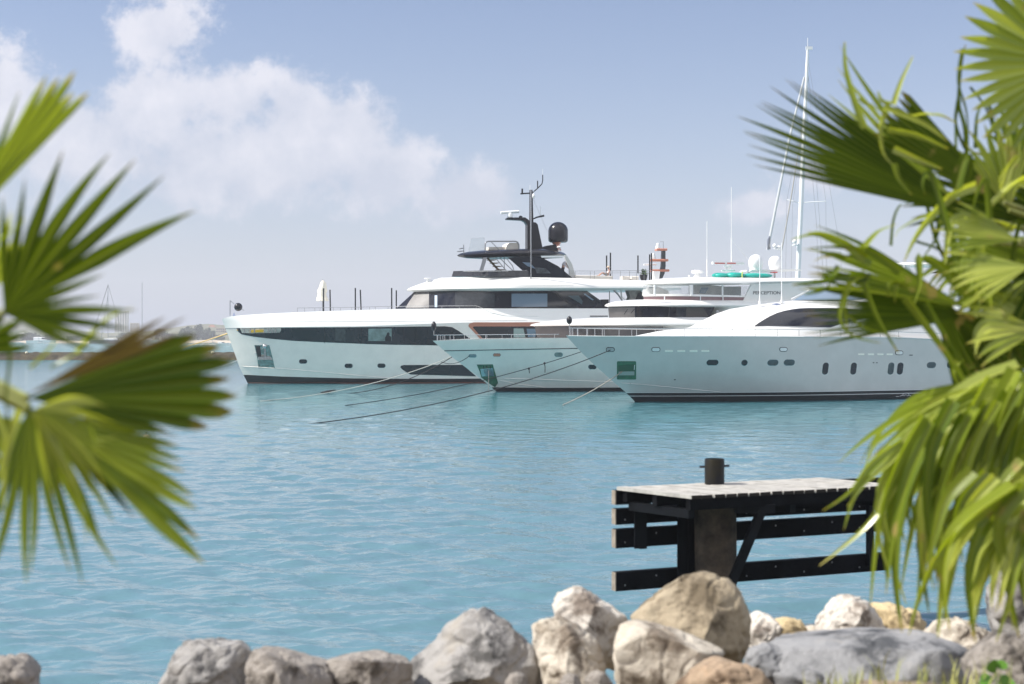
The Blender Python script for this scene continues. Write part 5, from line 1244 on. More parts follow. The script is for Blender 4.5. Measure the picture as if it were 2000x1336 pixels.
rock('small pale rock right behind the tan boulder by the water', [(1455, 1240), (1468, 1206), (1490, 1196), (1512, 1206), (1530, 1228), (1530, 1280), (1470, 1290)], 9.3, .25, RK_WHITE, 11)
rock('small yellowish rock between the pale one and the brown capped one', [(1505, 1250), (1512, 1216), (1540, 1206), (1565, 1212), (1582, 1236), (1585, 1280), (1515, 1285)], 9.3, .25, RK_YEL, 12)
rock('little grey beige stone tucked behind the slab', [(1560, 1262), (1568, 1230), (1590, 1222), (1612, 1236), (1622, 1270), (1600, 1290), (1570, 1290)], 9.4, .2, RK_PALE, 13)
rock('whitish brown pitted rock standing up behind the blue grey slab', [(1594, 1228), (1615, 1190), (1640, 1166), (1668, 1162), (1692, 1172), (1715, 1200), (1738, 1236), (1735, 1290), (1610, 1290)], 9.2, .32, RK_WHITE, 14, 6, .045)
rock('yellow sandstone block behind the hanging palm leaf tips', [(1695, 1200), (1710, 1184), (1750, 1180), (1790, 1190), (1810, 1220), (1815, 1280), (1720, 1290)], 9.5, .3, RK_YEL, 15)
rock('brownish broken rock at right behind the hanging palm leaves', [(1795, 1250), (1830, 1215), (1870, 1206), (1910, 1222), (1945, 1240), (1960, 1300), (1900, 1330), (1810, 1310)], 9.0, .3, RK_PALE, 16, 6, .05)
rock('broad flat blue grey slab lying at the lower right', [(1470, 1290), (1500, 1255), (1560, 1248), (1700, 1240), (1820, 1238), (1880, 1262), (1912, 1300), (1905, 1350), (1850, 1420), (1520, 1420)], 7.9, .5, RK_BLUE, 17, 6, .022, ridge=[(1800, 1280, .9), (1640, 1290, 1.0)], front=.85)
rock('dark slate lump in the shade of the tan boulder', [(1452, 1300), (1465, 1265), (1500, 1258), (1545, 1275), (1580, 1305), (1575, 1345), (1470, 1350)], 7.75, .22, RK_BLUE, 18)  # added lump standing in for the boulder's shadow on the slab
rock('tall grey rock at the right edge behind palm leaves', [(1935, 1180), (1950, 1120), (1980, 1085), (2030, 1075), (2080, 1110), (2100, 1250), (2060, 1330), (1960, 1280)], 8.8, .35, RK_GREY, 19)
rock('dark weathered rock at the lower right corner', [(1900, 1310), (1930, 1262), (1975, 1245), (2040, 1250), (2080, 1340), (2040, 1420), (1920, 1420)], 7.0, .35, RK_DARK, 20, 6, .06)
for i, (x, y, r, lab) in enumerate(((1010, 1330, 26, 'small stone under the right foot of the peaked boulder'), (1115, 1330, 24, 'small brown stone below the brownish white rock'), (1168, 1328, 30, 'small dark stone beside the cream wedge at bottom'), (1590, 1322, 22, 'small slate stone in the grass before the slab'))):
    rock(lab, [(x - r, y + 4), (x - r * .6, y - r * .45), (x, y - r * .6), (x + r * .6, y - r * .4), (x + r, y + 6), (x + r * .6, y + 40), (x - r * .6, y + 40)], 7.3, .10, (RK_DARK, RK_DARK, RK_DARK, RK_BLUE)[i], 30 + i, 4, .06)

# grass and a leafy seedling at the lower right
g = Geo(); rnd = random.Random(12)
for i in range(650):
    x = rnd.choice((rnd.gauss(1640, 75), rnd.gauss(1520, 40), rnd.gauss(1880, 60), rnd.uniform(1350, 2000))); d = rnd.uniform(6.3, 7.2)
    bx = (x - CX) / F * d; b = Vector((bx, d, bank_z(bx, d) - .02))
    a = rnd.random() * 6.28; L_ = rnd.uniform(.04, .13) * (1 if rnd.random() < .8 else 1.5); ln = Vector((math.cos(a), math.sin(a), 0)) * L_ * rnd.uniform(.1, .7); sd = Vector((-math.sin(a), math.cos(a), 0)) * .004
    m_ = b + ln * .35 + Vector((0, 0, L_ * .6)); t = b + ln + Vector((0, 0, L_))
    g.add([b - sd, b + sd, m_ + sd * .8, t, m_ - sd * .8], [(0, 1, 2, 4), (4, 2, 3)])
tag(g.build('grass', mat('dry_grass_blade', (.30, .29, .09), .7, var=.5, vscale=6, col2=(.16, .19, .05)), smooth=None, fix=False), kind='stuff')
b = P(1945, 1372, 6.6); sdl = thing('leafy_seedling', b, 'small bright green broad leaved seedling at the lower right', 'plant')
g = Geo(); g.tube([b, b + Vector((0, 0, .16))], .004, 5); g.build('stem', mat('green_stem', (.12, .2, .04), .6), sdl)
LF = mat('fresh_green_leaf', (.09, .22, .02), .4, var=.3, vscale=12)
for i, (dx, dz, a, sz) in enumerate(((-.03, .05, 2.7, .09), (.03, .09, .5, .08), (-.01, .14, 1.9, .09), (.045, .03, .1, .07), (-.05, .11, 3.2, .07), (.02, .16, 1.0, .06))):
    q = b + Vector((dx * .3, 0, dz)); ax = Vector((math.cos(a), -.25, math.sin(a) * .6)).normalized(); sd = ax.cross(Vector((0, -1, .6))).normalized(); rows = []
    for k in range(7):
        t = k / 6; w = sz * .42 * math.sin(math.pi * min(.98, .03 + t * .95)) ** .8
        rows.append([q + ax * sz * t + sd * w * s_ + Vector((0, 0, -.25 * sz * t * t + .12 * w * abs(s_))) for s_ in (-1, -.5, 0, .5, 1)])
    g = Geo(); g.grid(rows); g.build('leaf', LF, sdl, smooth=180, fix=False)

# ------------------------------------------------------------------ palms
def leaf_material(name, fresh, young, tip, rough=.30, trans=.38, spec=.32):
    """fan palm blade: colour varies from leaflet to leaflet and dries towards the tips"""
    m = bpy.data.materials.new(name); m.use_nodes = True
    nt = m.node_tree; N = nt.nodes; L = nt.links; b = N['Principled BSDF']; out = N['Material Output']
    at = N.new('ShaderNodeAttribute'); at.attribute_name = 'leaf'
    sp = N.new('ShaderNodeSeparateColor'); L.new(at.outputs['Color'], sp.inputs[0])
    c1 = N.new('ShaderNodeMix'); c1.data_type = 'RGBA'; L.new(sp.outputs[1], c1.inputs[0]); c1.inputs[6].default_value = (*fresh, 1); c1.inputs[7].default_value = (*young, 1)
    tc = N.new('ShaderNodeTexCoord'); nz = N.new('ShaderNodeTexNoise'); nz.inputs['Scale'].default_value = 14; nz.inputs['Detail'].default_value = 4; L.new(tc.outputs['Object'], nz.inputs['Vector'])
    r = N.new('ShaderNodeMapRange'); r.inputs[1].default_value = .90; r.inputs[2].default_value = 1.06
    ad = N.new('ShaderNodeMath'); ad.operation = 'MULTIPLY_ADD'; L.new(nz.outputs['Fac'], ad.inputs[0]); ad.inputs[1].default_value = .22; 
    a2 = N.new('ShaderNodeMath'); a2.operation = 'ADD'; L.new(sp.outputs[0], a2.inputs[0]); a2.inputs[1].default_value = -.11; L.new(a2.outputs[0], ad.inputs[2])
    L.new(ad.outputs[0], r.inputs[0])
    c2 = N.new('ShaderNodeMix'); c2.data_type = 'RGBA'; L.new(r.outputs[0], c2.inputs[0]); L.new(c1.outputs[2], c2.inputs[6]); c2.inputs[7].default_value = (*tip, 1)
    n2 = N.new('ShaderNodeTexNoise'); n2.inputs['Scale'].default_value = 9; n2.inputs['Detail'].default_value = 3; L.new(tc.outputs['Object'], n2.inputs['Vector'])
    r2 = N.new('ShaderNodeMapRange'); r2.inputs[1].default_value = .66; r2.inputs[2].default_value = .72; r2.inputs[4].default_value = .75; L.new(n2.outputs['Fac'], r2.inputs[0])
    c3 = N.new('ShaderNodeMix'); c3.data_type = 'RGBA'; L.new(r2.outputs[0], c3.inputs[0]); L.new(c2.outputs[2], c3.inputs[6]); c3.inputs[7].default_value = (.42, .30, .13, 1); c2 = c3
    pw = N.new('ShaderNodeMath'); pw.operation = 'POWER'; L.new(sp.outputs[2], pw.inputs[0]); pw.inputs[1].default_value = 9
    pm = N.new('ShaderNodeMath'); pm.operation = 'MULTIPLY'; L.new(pw.outputs[0], pm.inputs[0]); pm.inputs[1].default_value = .5
    c4 = N.new('ShaderNodeMix'); c4.data_type = 'RGBA'; L.new(pm.outputs[0], c4.inputs[0]); L.new(c2.outputs[2], c4.inputs[6]); c4.inputs[7].default_value = (.34, .36, .10, 1); c2 = c4
    L.new(c2.outputs[2], b.inputs['Base Color']); b.inputs['Roughness'].default_value = rough; b.inputs['Specular IOR Level'].default_value = spec
    tr = N.new('ShaderNodeBsdfTranslucent')
    br = N.new('ShaderNodeMix'); br.data_type = 'RGBA'; br.blend_type = 'MULTIPLY'; br.inputs[0].default_value = 1; L.new(c2.outputs[2], br.inputs[6]); br.inputs[7].default_value = (1.9, 1.9, .5, 1)
    L.new(br.outputs[2], tr.inputs[0])
    mx = N.new('ShaderNodeMixShader'); mx.inputs[0].default_value = trans
    L.new(b.outputs[0], mx.inputs[1]); L.new(tr.outputs[0], mx.inputs[2]); L.new(mx.outputs[0], out.inputs[0])
    return m
LEAF = leaf_material('fan_palm_leaf', (.062, .112, .006), (.25, .305, .026), (.48, .31, .06))
LEAF_Y = leaf_material('pale_fan_palm_leaf', (.15, .205, .018), (.44, .48, .11), (.52, .37, .08), trans=.42, spec=.6, rough=.26)  # paler leaf copy, sunlight put into the colour
LEAF_D = leaf_material('dark_fan_palm_leaf', (.030, .058, .003), (.082, .122, .007), (.30, .19, .06), rough=.5, trans=.36, spec=.12)  # darker leaf copy, shade of the undersides put into the colour
LEAF_B = leaf_material('browned_fan_palm_leaf', (.11, .075, .035), (.14, .09, .04), (.20, .13, .08), rough=.6, trans=.2)
STALK = mat('palm_leaf_stalk', (.22, .24, .06), .45, var=.3, vscale=10)

def leaflet(g, path, hw, nrm, tan, pleat, rnd_, fr):
    """one V folded leaflet along a path; hw half widths, fr fractions of its length"""
    rows = []; cols = []
    for i, p in enumerate(path):
        t = (path[min(i + 1, len(path) - 1)] - path[max(i - 1, 0)]).normalized()
        s_ = (tan - t * tan.dot(t))
        s_ = s_.normalized() if s_.length > 1e-5 else t.orthogonal().normalized()
        n = s_.cross(t)
        if n.dot(nrm) < 0: n = -n
        w = hw[i]
        rows.append([p - s_ * w * math.cos(pleat) + n * w * math.sin(pleat), p, p + s_ * w * math.cos(pleat) + n * w * math.sin(pleat)])
        cols += [(fr[i], rnd_, 0, 1), (fr[i], min(1, rnd_ + .15), 1, 1), (fr[i], rnd_, 0, 1)]
    g.grid(rows); g.col += cols

def fan(g, hub, tip, roll, spread, n, lens=None, fuse=.58, gi=.12, go=.7, kink=.06, seed=1, pleat=.5, tilt=0., wide=1.0, rv=.06, cup=0., tp=1.7):
    rnd = random.Random(seed)
    D = tip - hub; L = D.length; d = D / L
    tc = (CAM - hub).normalized(); nrm = (tc - d * tc.dot(d)).normalized()
    nrm = Matrix.Rotation(R(roll), 3, d) @ nrm
    e2 = nrm.cross(d)
    down = Vector((0, 0, -1)); M_ = 16; da = R(spread) / max(1, n - 1)
    for i in range(n):
        t = i / max(1, n - 1); a = (t - .5) * R(spread)
        Li = L * (lens(t) if lens else 1.0) * rnd.uniform(1 - rv, 1 + rv)
        ra = d * math.cos(a) + e2 * math.sin(a); ta = -d * math.sin(a) + e2 * math.cos(a)
        ra = (ra + nrm * cup * abs(math.sin(a))).normalized()
        rf = fuse * rnd.uniform(.93, 1.07); wf = rf * Li * math.tan(da / 2) * 1.06 / math.cos(pleat) * wide
        kk = rnd.uniform(rf, .9) if rnd.random() < kink else 9; g_ = go * rnd.uniform(.4, 1.6); cr = rnd.random() ; sway = rnd.uniform(-.35, .35)
        p = hub.copy(); dr = ra.copy(); path = [p.copy()]; hw = [0.0008]; fr = [0.0]
        for k in range(1, M_ + 1):
            f = k / M_; st = Li / M_
            gg = gi if f < rf else g_
            if f > kk: gg += 7
            dr = (dr + down * gg * st / L + (ta * sway * st / L if f > rf else Vector())).normalized()
            p = p + dr * st; path.append(p.copy()); fr.append(f)
            if f <= rf: hw.append(max(.0008, f / rf * wf))
            else:
                s_ = (f - rf) / (1 - rf); hw.append(max(.0006, wf * (1 - s_ ** tp)))
        leaflet(g, path, hw, nrm, ta, pleat, cr, fr)

def ribbon(g, pts, d, w, seed=0, taper=1.0, dd=0.):
    """a single loose leaflet through photograph points, bending freely"""
    q = spline([P(x, y, d + dd * i) for i, (x, y) in enumerate(pts)], 5); n = len(q)
    rnd = random.Random(seed); tan = Vector((rnd.uniform(.4, 1), rnd.uniform(-.8, .2), rnd.uniform(-.3, .6))).normalized()
    hw = [max(.0006, w * (1 - (i / (n - 1)) ** 1.6 * taper)) for i in range(n)]
    leaflet(g, q, hw, Vector((0, -1, .3)), tan, .5, rnd.random(), [i / (n - 1) for i in range(n)])

def frond(root, crown, hub, m, fill, petiole=True, bend=.10, pr=.014):
    g = Geo(); fill(g)
    o = g.build('frond', m, root, smooth=35, fix=False)
    if petiole:
        mid = crown.lerp(hub, .5) + Vector((0, 0, bend)); g2 = Geo()
        g2.tube(spline([crown, mid, hub], 8), [pr * 1.6 - pr * .9 * i / 16 for i in range(17)], 8); g2.build('petiole', STALK, o)
    return o

def palm_trunk(root, base, crown, r0, r1):
    g = Geo(); rows = []; n = 30
    for i in range(n + 1):
        t = i / n; c = base.lerp(crown, t); r = r0 + (r1 - r0) * t + (.02 if i % 2 else 0) + (.08 * (1 - t) ** 6)
        rows.append([c + Vector((math.cos(k * 2 * math.pi / 20) * r * (1 + .04 * math.sin(k * 5 + i)), math.sin(k * 2 * math.pi / 20) * r, 0)) for k in range(20)])
    g.grid(rows, True); g.fan(rows[-1]); g.build('trunk', mat('palm_bark', (.17, .125, .085), .95, var=.4, vscale=9, bump=.8, bscale=20), root, smooth=60)

def palm_left():
    d = 3.5
    crown = P(-330, 790, d + .15); base = Vector((crown.x - .05, crown.y + .1, bank_z(crown.x, crown.y) - .15))
    root = thing('fan_palm', base, 'blurred fan palm whose leaves reach in from the left edge', 'palm')
    palm_trunk(root, base, crown, .17, .14)
    p = lambda x, y, dd=0.: P(x, y, d + dd)
    # upper blade pointing to the top right
    def A(g):
        fan(g, p(-95, 470), p(132, 163), 0, 11, 5, lambda t: 1.05 - .05 * t - .03 * math.sin(t * 9), .84, .0, .05, 0, 3, .5, rv=.03, tp=2.4)
        ribbon(g, [(-30, 360), (5, 270), (38, 178)], d, .010, 2); ribbon(g, [(-25, 330), (0, 300), (14, 270), (30, 215)], d + .05, .006, 3)
    frond(root, crown, p(-95, 470), LEAF, A)
    # second blade, the broad fan over the horizon
    def lb(t): return float(np.interp(t, [0, .12, .2, .27, .33, .42, .47, .52, .60, .68, .78, .86, .94, 1], [.44, .56, .58, .58, .42, .46, .95, 1.0, .93, .93, .84, .72, .58, .50]))
    def B(g): fan(g, p(8, 612), p(366, 398), 0, 112, 13, lambda t: lb(t) * 1.06, .46, .02, .06, .0, 5, .35, rv=.03, tp=1.6, wide=.96)
    frond(root, crown, p(8, 612), LEAF_D, B)
    def B2(g):
        fan(g, p(-25, 560, .12), p(80, 440, .12), 20, 60, 7, None, .5, .0, .1, 0, 15, .5)
        ribbon(g, [(-10, 475), (20, 455), (50, 425)], d - .1, .009, 7); ribbon(g, [(150, 690), (185, 645), (220, 615), (262, 600)], d + .1, .008, 8); ribbon(g, [(60, 720), (100, 680), (122, 640)], d + .1, .008, 9); ribbon(g, [(100, 720), (150, 690), (215, 632)], d + .15, .009, 10)
    frond(root, crown, p(-25, 560, .12), LEAF_Y, B2)
    # third blade, olive, reaching far right under the horizon
    def lc(t): return float(np.interp(t, [0, .15, .3, .5, .7, .85, 1], [.70, .92, 1.0, 1.0, 1.0, .95, .84]))
    def C(g): fan(g, p(55, 778), p(436, 752), 0, 34, 8, lambda t: lc(t) * 1.07, .84, .02, .10, 0, 7, .35, rv=.04, tp=2.6)
    frond(root, crown, p(55, 778), LEAF_D, C)
    def L0(g):
        fan(g, p(-60, 690, .08), p(15, 600, .08), 10, 90, 7, None, .6, .05, .2, 0, 61, .45, tp=2.)
    def L1(g):
        fan(g, p(-50, 800, .1), p(30, 930, .1), 20, 80, 8, None, .55, .05, .3, 0, 62, .45, tp=2.)
    frond(root, crown, p(-50, 800, .1), LEAF, L1)
    def L2(g):
        ribbon(g, [(18, 640), (22, 700), (14, 780), (20, 830)], d - .05, .010, 63, .6)
    frond(root, crown, p(-40, 690, .08), LEAF_D, L2, petiole=False)
    frond(root, crown, p(-60, 690, .08), LEAF_D, L0)
    def C2(g): fan(g, p(52, 772, -.06), p(345, 628, -.06), 35, 9, 3, None, .7, 0, .0, 0, 8, .5)
    frond(root, crown, p(52, 772, -.06), LEAF_B, C2, petiole=False)
    # sunlit middle and the leaflets hanging below
    def D(g):
        fan(g, p(58, 795), p(100, 1105), 0, 62, 10, lambda t: float(np.interp(t, [0, .2, .5, .8, 1], [.88, 1.08, 1.12, 1.08, .9])), .42, .05, .22, .05, 9, .5, rv=.08, tp=2.2)
    frond(root, crown, p(58, 795), LEAF, D)
    def D2(g):
        fan(g, p(66, 800, -.12), p(225, 905, -.12), 48, 120, 16, None, .5, .25, .9, .1, 19, .6, rv=.1)
        for i, q in enumerate(([(90, 800), (150, 835), (190, 860), (232, 850)], [(120, 820), (180, 900), (215, 980)], [(100, 790), (190, 815), (230, 830)], [(70, 800), (120, 880), (160, 985), (170, 1060)], [(-20, 780), (10, 850), (-5, 930)], [(40, 800), (10, 900), (8, 1010)])): ribbon(g, q, d - .1, .012, 30 + i)
    frond(root, crown, p(66, 800, -.12), LEAF_Y, D2, petiole=False)
    def le(t): return float(np.interp(t, [0, .15, .3, .5, .7, .85, 1], [1.0, .92, .80, .70, .62, .56, .5]))
    def E(g): fan(g, p(95, 825), p(386, 931), 0, 42, 9, lambda t: le(t) * 1.34, .68, .02, .10, .03, 11, .4, rv=.04, tp=2.4)
    frond(root, crown, p(95, 825), LEAF, E)
    def E2(g): fan(g, p(110, 845, .1), p(335, 890, .1), 15, 70, 9, None, .5, .05, .4, .1, 12, .5, rv=.15)
    frond(root, crown, p(120, 850, .1), LEAF_D, E2, petiole=False)
palm_left()

def palm_right():
    d = 6.3
    crown = P(2290, 640, d + .35); base = Vector((crown.x + .05, crown.y + .1, bank_z(crown.x, crown.y) - .2))
    root = thing('fan_palm', base, 'big fan palm with many drooping leaves filling the right edge', 'palm')
    palm_trunk(root, base, crown, .24, .20)
    p = lambda x, y, dd=0.: P(x, y, d + dd)
    def F(hub, m, fill, pet=True, bend=.12): return frond(root, crown, hub, m, fill, pet, bend, .016)
    # big dark folded blade pointing left
    h = p(1905, 425)
    def A(g): fan(g, h, p(1466, 212), 0, 24, 13, lambda t: float(np.interp(t, [0, .15, .4, .6, .8, 1], [.88, .94, .99, 1.02, .98, .92])), .64, 0, .0, 0, 21, .35, rv=.02, tp=1.5)
    F(h, LEAF_D, A)
    def A2(g):
        fan(g, p(1890, 425, .12), p(1600, 150, .12), 10, 15, 6, lambda t: float(np.interp(t, [0, 1], [1.0, .80])), .55, 0, .02, 0, 22, .5, rv=.05)
        for i, (q, w) in enumerate((([(1690, 250), (1668, 190), (1652, 130), (1650, 82)], .014), ([(1745, 205), (1760, 160), (1783, 110)], .010), ([(1740, 200), (1722, 195), (1715, 178)], .010),
            ([(1725, 210), (1800, 240), (1850, 275)], .013), ([(1735, 250), (1790, 262), (1852, 290)], .016), ([(1725, 225), (1718, 260), (1725, 300), (1745, 325)], .010), ([(1745, 290), (1790, 310), (1840, 330)], .014), ([(1680, 190), (1705, 210), (1735, 225)], .012), ([(1780, 228), (1830, 222), (1868, 240)], .008), ([(1745, 320), (1755, 350), (1780, 380)], .012))):
            ribbon(g, q, d - .12, w * 1.4, 50 + i, .8)
    F(p(1890, 425, .12), LEAF_Y, A2, False)
    def A3(g): fan(g, p(1960, 395, .05), p(1725, 222, .05), 0, 21, 9, None, .92, 0, 0, 0, 23, .4, rv=.02)
    F(p(1960, 395, .05), LEAF_D, A3)
    # sunlit blade at the top right
    h2 = p(2085, 125, -.1)
    def B(g): fan(g, h2, p(1868, 95, -.1), 6, 148, 19, lambda t: float(np.interp(t, [0, .3, .5, .7, 1], [.95, 1.0, 1.0, .98, .90])), .66, .02, .12, .04, 24, .55, rv=.05)
    F(h2, LEAF_Y, B)
    # blade in the middle pointing left with drooping leaflets
    h3 = p(1905, 618)
    def C(g): fan(g, h3, p(1562, 590), 0, 27, 14, lambda t: float(np.interp(t, [0, .5, 1], [1.0, 1.0, .92])), .64, .02, .10, 0, 25, .45, rv=.04)
    F(h3, LEAF_D, C)
    def C2(g):
        fan(g, p(1885, 600, -.06), p(1585, 480, -.06), 28, 24, 9, None, .62, .05, .25, .1, 26, .6, rv=.06)
        for i, (q, w) in enumerate((([(1690, 505), (1640, 470), (1590, 455), (1545, 468)], .016), ([(1760, 530), (1700, 490), (1640, 480), (1580, 484)], .016), ([(1684, 490), (1715, 455), (1752, 438)], .012), ([(1700, 520), (1650, 500), (1600, 492)], .018), ([(1700, 540), (1650, 540), (1600, 550), (1548, 556)], .014),
            ([(1690, 535), (1662, 550), (1650, 590), (1655, 640)], .012), ([(1700, 538), (1692, 560), (1715, 620), (1755, 690)], .013), ([(1775, 560), (1740, 548), (1735, 580)], .012), ([(1765, 545), (1752, 560), (1748, 590)], .012), ([(1640, 520), (1615, 560), (1570, 575)], .012),
            ([(1770, 580), (1830, 660), (1880, 735), (1900, 775)], .016), ([(1810, 590), (1850, 660), (1900, 740)], .012), ([(1650, 570), (1640, 620), (1665, 655), (1720, 670)], .007), ([(1640, 600), (1690, 640), (1760, 660)], .006))):
            ribbon(g, q, d - .15, w * 1.55, 80 + i, .85)
    F(p(1885, 600, -.06), LEAF, C2, False)
    # dark leaflets running down to the right beside the yacht
    def C3(g):
        fan(g, p(1815, 560, .1), p(1970, 800, .1), 25, 34, 9, None, .7, .05, .2, .05, 27, .5, rv=.1)
    F(p(1815, 560, .1), LEAF_D, C3, False)
    def C4(g):
        fan(g, p(1850, 600, .0), p(1990, 720, .0), 15, 40, 8, None, .7, .05, .2, .05, 28, .5, rv=.1)
    F(p(1850, 600), LEAF_D, C4, False)
    # tangle at the right
    specs = [((2010, 430), (1800, 340), 10, 40, 10, LEAF_D, .25), ((2030, 520), (1830, 470), 30, 70, 14, LEAF, .1), ((1970, 410), (1925, 245), 20, 60, 9, LEAF_Y, .2), ((2040, 380), (1960, 220), 10, 70, 10, LEAF, .35),
             ((1920, 470), (1850, 590), 20, 70, 11, LEAF, .0), ((2020, 560), (1870, 640), 15, 80, 14, LEAF_D, .15), ((2060, 600), (1900, 560), 35, 90, 15, LEAF, .05),
             ((2000, 330), (1880, 420), 30, 60, 10, LEAF_D, .45), ((1990, 470), (1840, 425), 40, 50, 9, LEAF_Y, -.1), ((2080, 540), (1960, 470), 0, 100, 14, LEAF_D, .5), ((2010, 520), (1860, 540), 45, 60, 8, LEAF_Y, -.2), ((2040, 640), (1880, 620), 40, 70, 9, LEAF_Y, -.1), ((2050, 420), (1940, 350), 15, 80, 9, LEAF_D, .3), ((2060, 690), (1950, 640), 10, 90, 10, LEAF_D, .35), ((2070, 480), (1960, 560), 5, 90, 11, LEAF_D, .45), ((2020, 690), (1870, 720), 20, 50, 8, LEAF_D, .1), ((2090, 300), (1960, 330), 10, 70, 10, LEAF_D, .5)]
    for i, (a, b, ro, spr, n, m, dd) in enumerate(specs):
        def T(g, a=a, b=b, ro=ro, spr=spr, n=n, dd=dd, i=i): fan(g, p(*a, dd), p(*b, dd), ro, spr, n, None, .6, .08, .55, .15, 100 + i, .5, rv=.12)
        F(p(*a, dd), m, T)
    def Hh(g):
        for i, (q, w) in enumerate((([(1890, 330), (1885, 250), (1873, 200), (1878, 130), (1886, 88)], .012), ([(1884, 290), (1866, 240), (1872, 180), (1880, 110)], .009), ([(1880, 95), (1872, 160), (1888, 220), (1892, 300)], .008), ([(1905, 290), (1908, 230), (1918, 205)], .010), ([(1868, 300), (1868, 230), (1880, 190)], .008), ([(1930, 200), (1945, 260), (1965, 330)], .010), ([(1950, 190), (1968, 260), (1990, 330)], .009), ([(1895, 170), (1925, 210), (1940, 260)], .007), ([(1880, 420), (1875, 480), (1880, 530)], .010), ([(1740, 480), (1745, 430), (1760, 400), (1790, 395)], .008), ([(1812, 400), (1830, 470), (1870, 560), (1885, 640)], .012), ([(1790, 470), (1850, 500), (1880, 600)], .010))):
            ribbon(g, q, d + .25, w, 130 + i, .7)
    F(p(1890, 330, .25), LEAF_D, Hh, False)
    for k, m in ((0, LEAF), (1, LEAF_D), (2, LEAF_Y)):
        def Tg(g, k=k):
            rq = random.Random(500 + k)
            for i in range(9):
                x0 = rq.uniform(1850, 2020); y0 = rq.uniform(360, 640); a = rq.uniform(-2.6, -.2) if rq.random() < .5 else rq.uniform(2.2, 3.6); L_ = rq.uniform(60, 130)
                x1 = x0 + math.cos(a) * L_; y1 = y0 + math.sin(a) * L_; dr = rq.uniform(40, 130)
                ribbon(g, [(x0, y0), ((x0 + x1) / 2, (y0 + y1) / 2 - 12), (x1, y1), (x1 - rq.uniform(-10, 40), y1 + dr * .5), (x1 - rq.uniform(-15, 55), y1 + dr)], d + rq.uniform(-.2, .4), rq.uniform(.016, .034), 600 + 50 * k + i, .95)
        F(p(2000, 520, .1), m, Tg, False)
    # the drooping blade over the water, leaflets hanging like a curtain
    h4 = p(2010, 735, -.25)
    def Dd(g):
        fan(g, h4, p(1752, 912, -.25), 34, 78, 19, lambda t: float(np.interp(t, [0, .3, .6, 1], [1.28, 1.18, 1.22, 1.25])), .56, .30, 1.5, .12, 41, .6, rv=.12)
    F(h4, LEAF, Dd, True, .05)
    def Dc(g):
        fan(g, p(1995, 745, -.4), p(1795, 872, -.4), 10, 56, 12, lambda t: 1.25, .52, .35, 1.7, .15, 42, .6, rv=.16)
        for i, (q, w) in enumerate((([(1990, 715), (1900, 750), (1800, 830), (1740, 900), (1690, 945), (1655, 990)], .022), ([(1850, 790), (1790, 860), (1740, 960), (1690, 1030), (1600, 1105)], .018), ([(1760, 860), (1700, 905), (1660, 960), (1606, 998)], .012), ([(1800, 840), (1745, 900), (1712, 1010), (1740, 1130)], .016), ([(1760, 880), (1722, 960), (1735, 1060), (1770, 1180)], .018),
            ([(1850, 800), (1810, 900), (1800, 1040), (1790, 1190)], .020), ([(1880, 790), (1850, 900), (1840, 1020), (1850, 1170)], .020), ([(1900, 780), (1830, 860), (1770, 1000), (1750, 1120)], .020), ([(1930, 760), (1890, 860), (1870, 960), (1880, 1100)], .020), ([(1700, 930), (1668, 970), (1648, 1035)], .009))):
            ribbon(g, q, d - .35, w * 1.6, 160 + i, .93)
    F(p(1995, 745, -.4), LEAF_Y, Dc, False)
    def Dd2(g):
        rq = random.Random(77)
        for i in range(38):
            x0 = rq.uniform(1735, 1990); y0 = 775 + max(0, (1900 - x0)) * .62 + rq.uniform(-15, 60); L_ = rq.uniform(170, 330); lean = rq.uniform(-45, 25)
            q = [(x0 + 50, y0 - 40), (x0 + 8, y0 + L_ * .18), (x0 + lean * .4 - 8, y0 + L_ * .6), (x0 + lean, min(1235, y0 + L_))]
            ribbon(g, q, d - .2 - rq.random() * .3, rq.uniform(.022, .040), 300 + i, .95)
    F(p(1960, 760, -.3), LEAF, Dd2, False)
    # low bright blade at the lower right
    h5 = p(2030, 930, -.5)
    def Ee(g):
        fan(g, h5, p(1845, 1040, -.5), 20, 92, 16, lambda t: float(np.interp(t, [0, .4, .7, 1], [1.15, 1.2, 1.25, 1.1])), .58, .25, 1.4, .1, 43, .6, rv=.12)
    F(h5, LEAF_Y, Ee, True, .03)
    def E2(g):
        fan(g, p(2060, 880, -.1), p(1880, 930, -.1), 30, 90, 15, None, .5, .2, 1.0, .2, 44, .6, rv=.15)
        for i, (q, w) in enumerate((([(1990, 960), (1920, 1030), (1890, 1130), (1905, 1255)], .022), ([(2000, 950), (1950, 1020), (1965, 1130), (1990, 1245)], .024), ([(1980, 950), (1870, 1030), (1840, 1110), (1855, 1230)], .022), ([(1960, 970), (1850, 1060), (1800, 1150), (1775, 1240)], .016), ([(2010, 1000), (1990, 1090), (2010, 1200)], .02))):
            ribbon(g, q, d - .6, w * 1.6, 190 + i, .93)
    F(p(2060, 880, -.1), LEAF, E2, True, .03)
    def E3(g):
        rq = random.Random(78)
        for i in range(22):
            x0 = rq.uniform(1790, 2010); y0 = rq.uniform(930, 1060); L_ = rq.uniform(130, 240); lean = rq.uniform(-50, 30)
            ribbon(g, [(x0 + 60, y0 - 30), (x0 + 10, y0 + L_ * .15), (x0 + lean * .5, y0 + L_ * .6), (x0 + lean, min(1255, y0 + L_))], d - .35 - rq.random() * .3, rq.uniform(.022, .040), 400 + i, .95)
    F(p(2000, 950, -.4), LEAF_Y, E3, False)
palm_right()

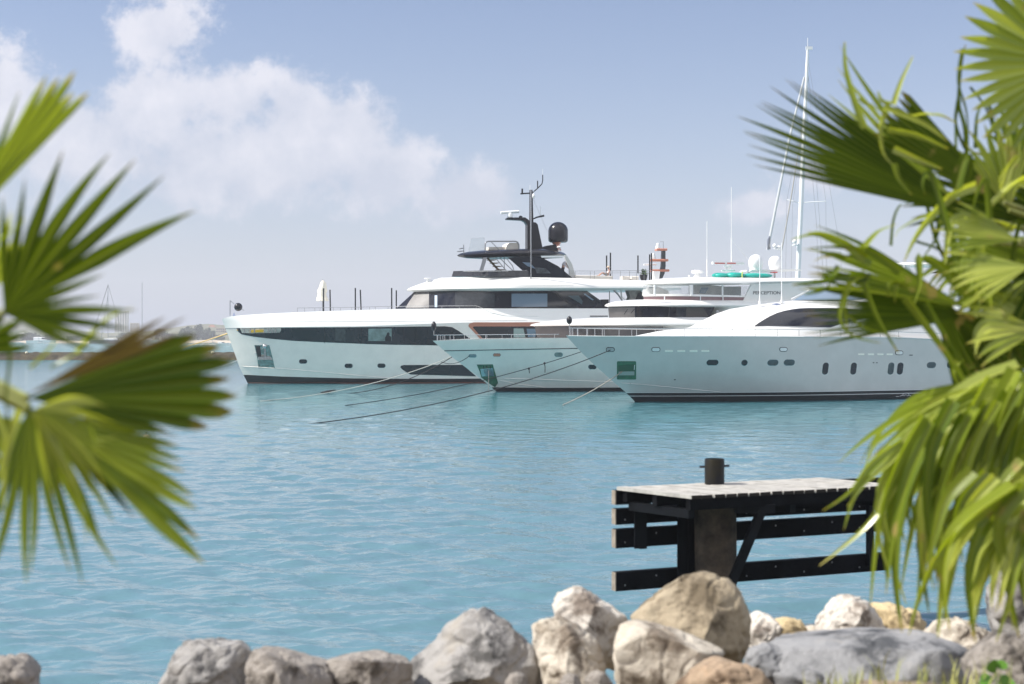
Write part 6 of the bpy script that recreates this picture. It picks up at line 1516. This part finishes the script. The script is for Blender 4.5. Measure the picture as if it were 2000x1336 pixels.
# ------------------------------------------------------------------ sea haze
HAZE = .00040
def haze():
    g = Geo(); x0, x1, y0, y1, z0, z1 = -1900, 1900, -40, 1720, -9.0, 75.0
    g.prism([Vector((x0, y0, z0)), Vector((x1, y0, z0)), Vector((x1, y1, z0)), Vector((x0, y1, z0))], (0, 0, z1 - z0))
    m = bpy.data.materials.new('sea_haze'); m.use_nodes = True; nt = m.node_tree
    nt.nodes.remove(nt.nodes['Principled BSDF'])
    v = nt.nodes.new('ShaderNodeVolumePrincipled'); v.inputs['Color'].default_value = (.90, .93, 1.0, 1); v.inputs['Density'].default_value = HAZE
    nt.links.new(v.outputs[0], nt.nodes['Material Output'].inputs['Volume'])
    tag(g.build('haze', m, smooth=None), kind='stuff')
haze()
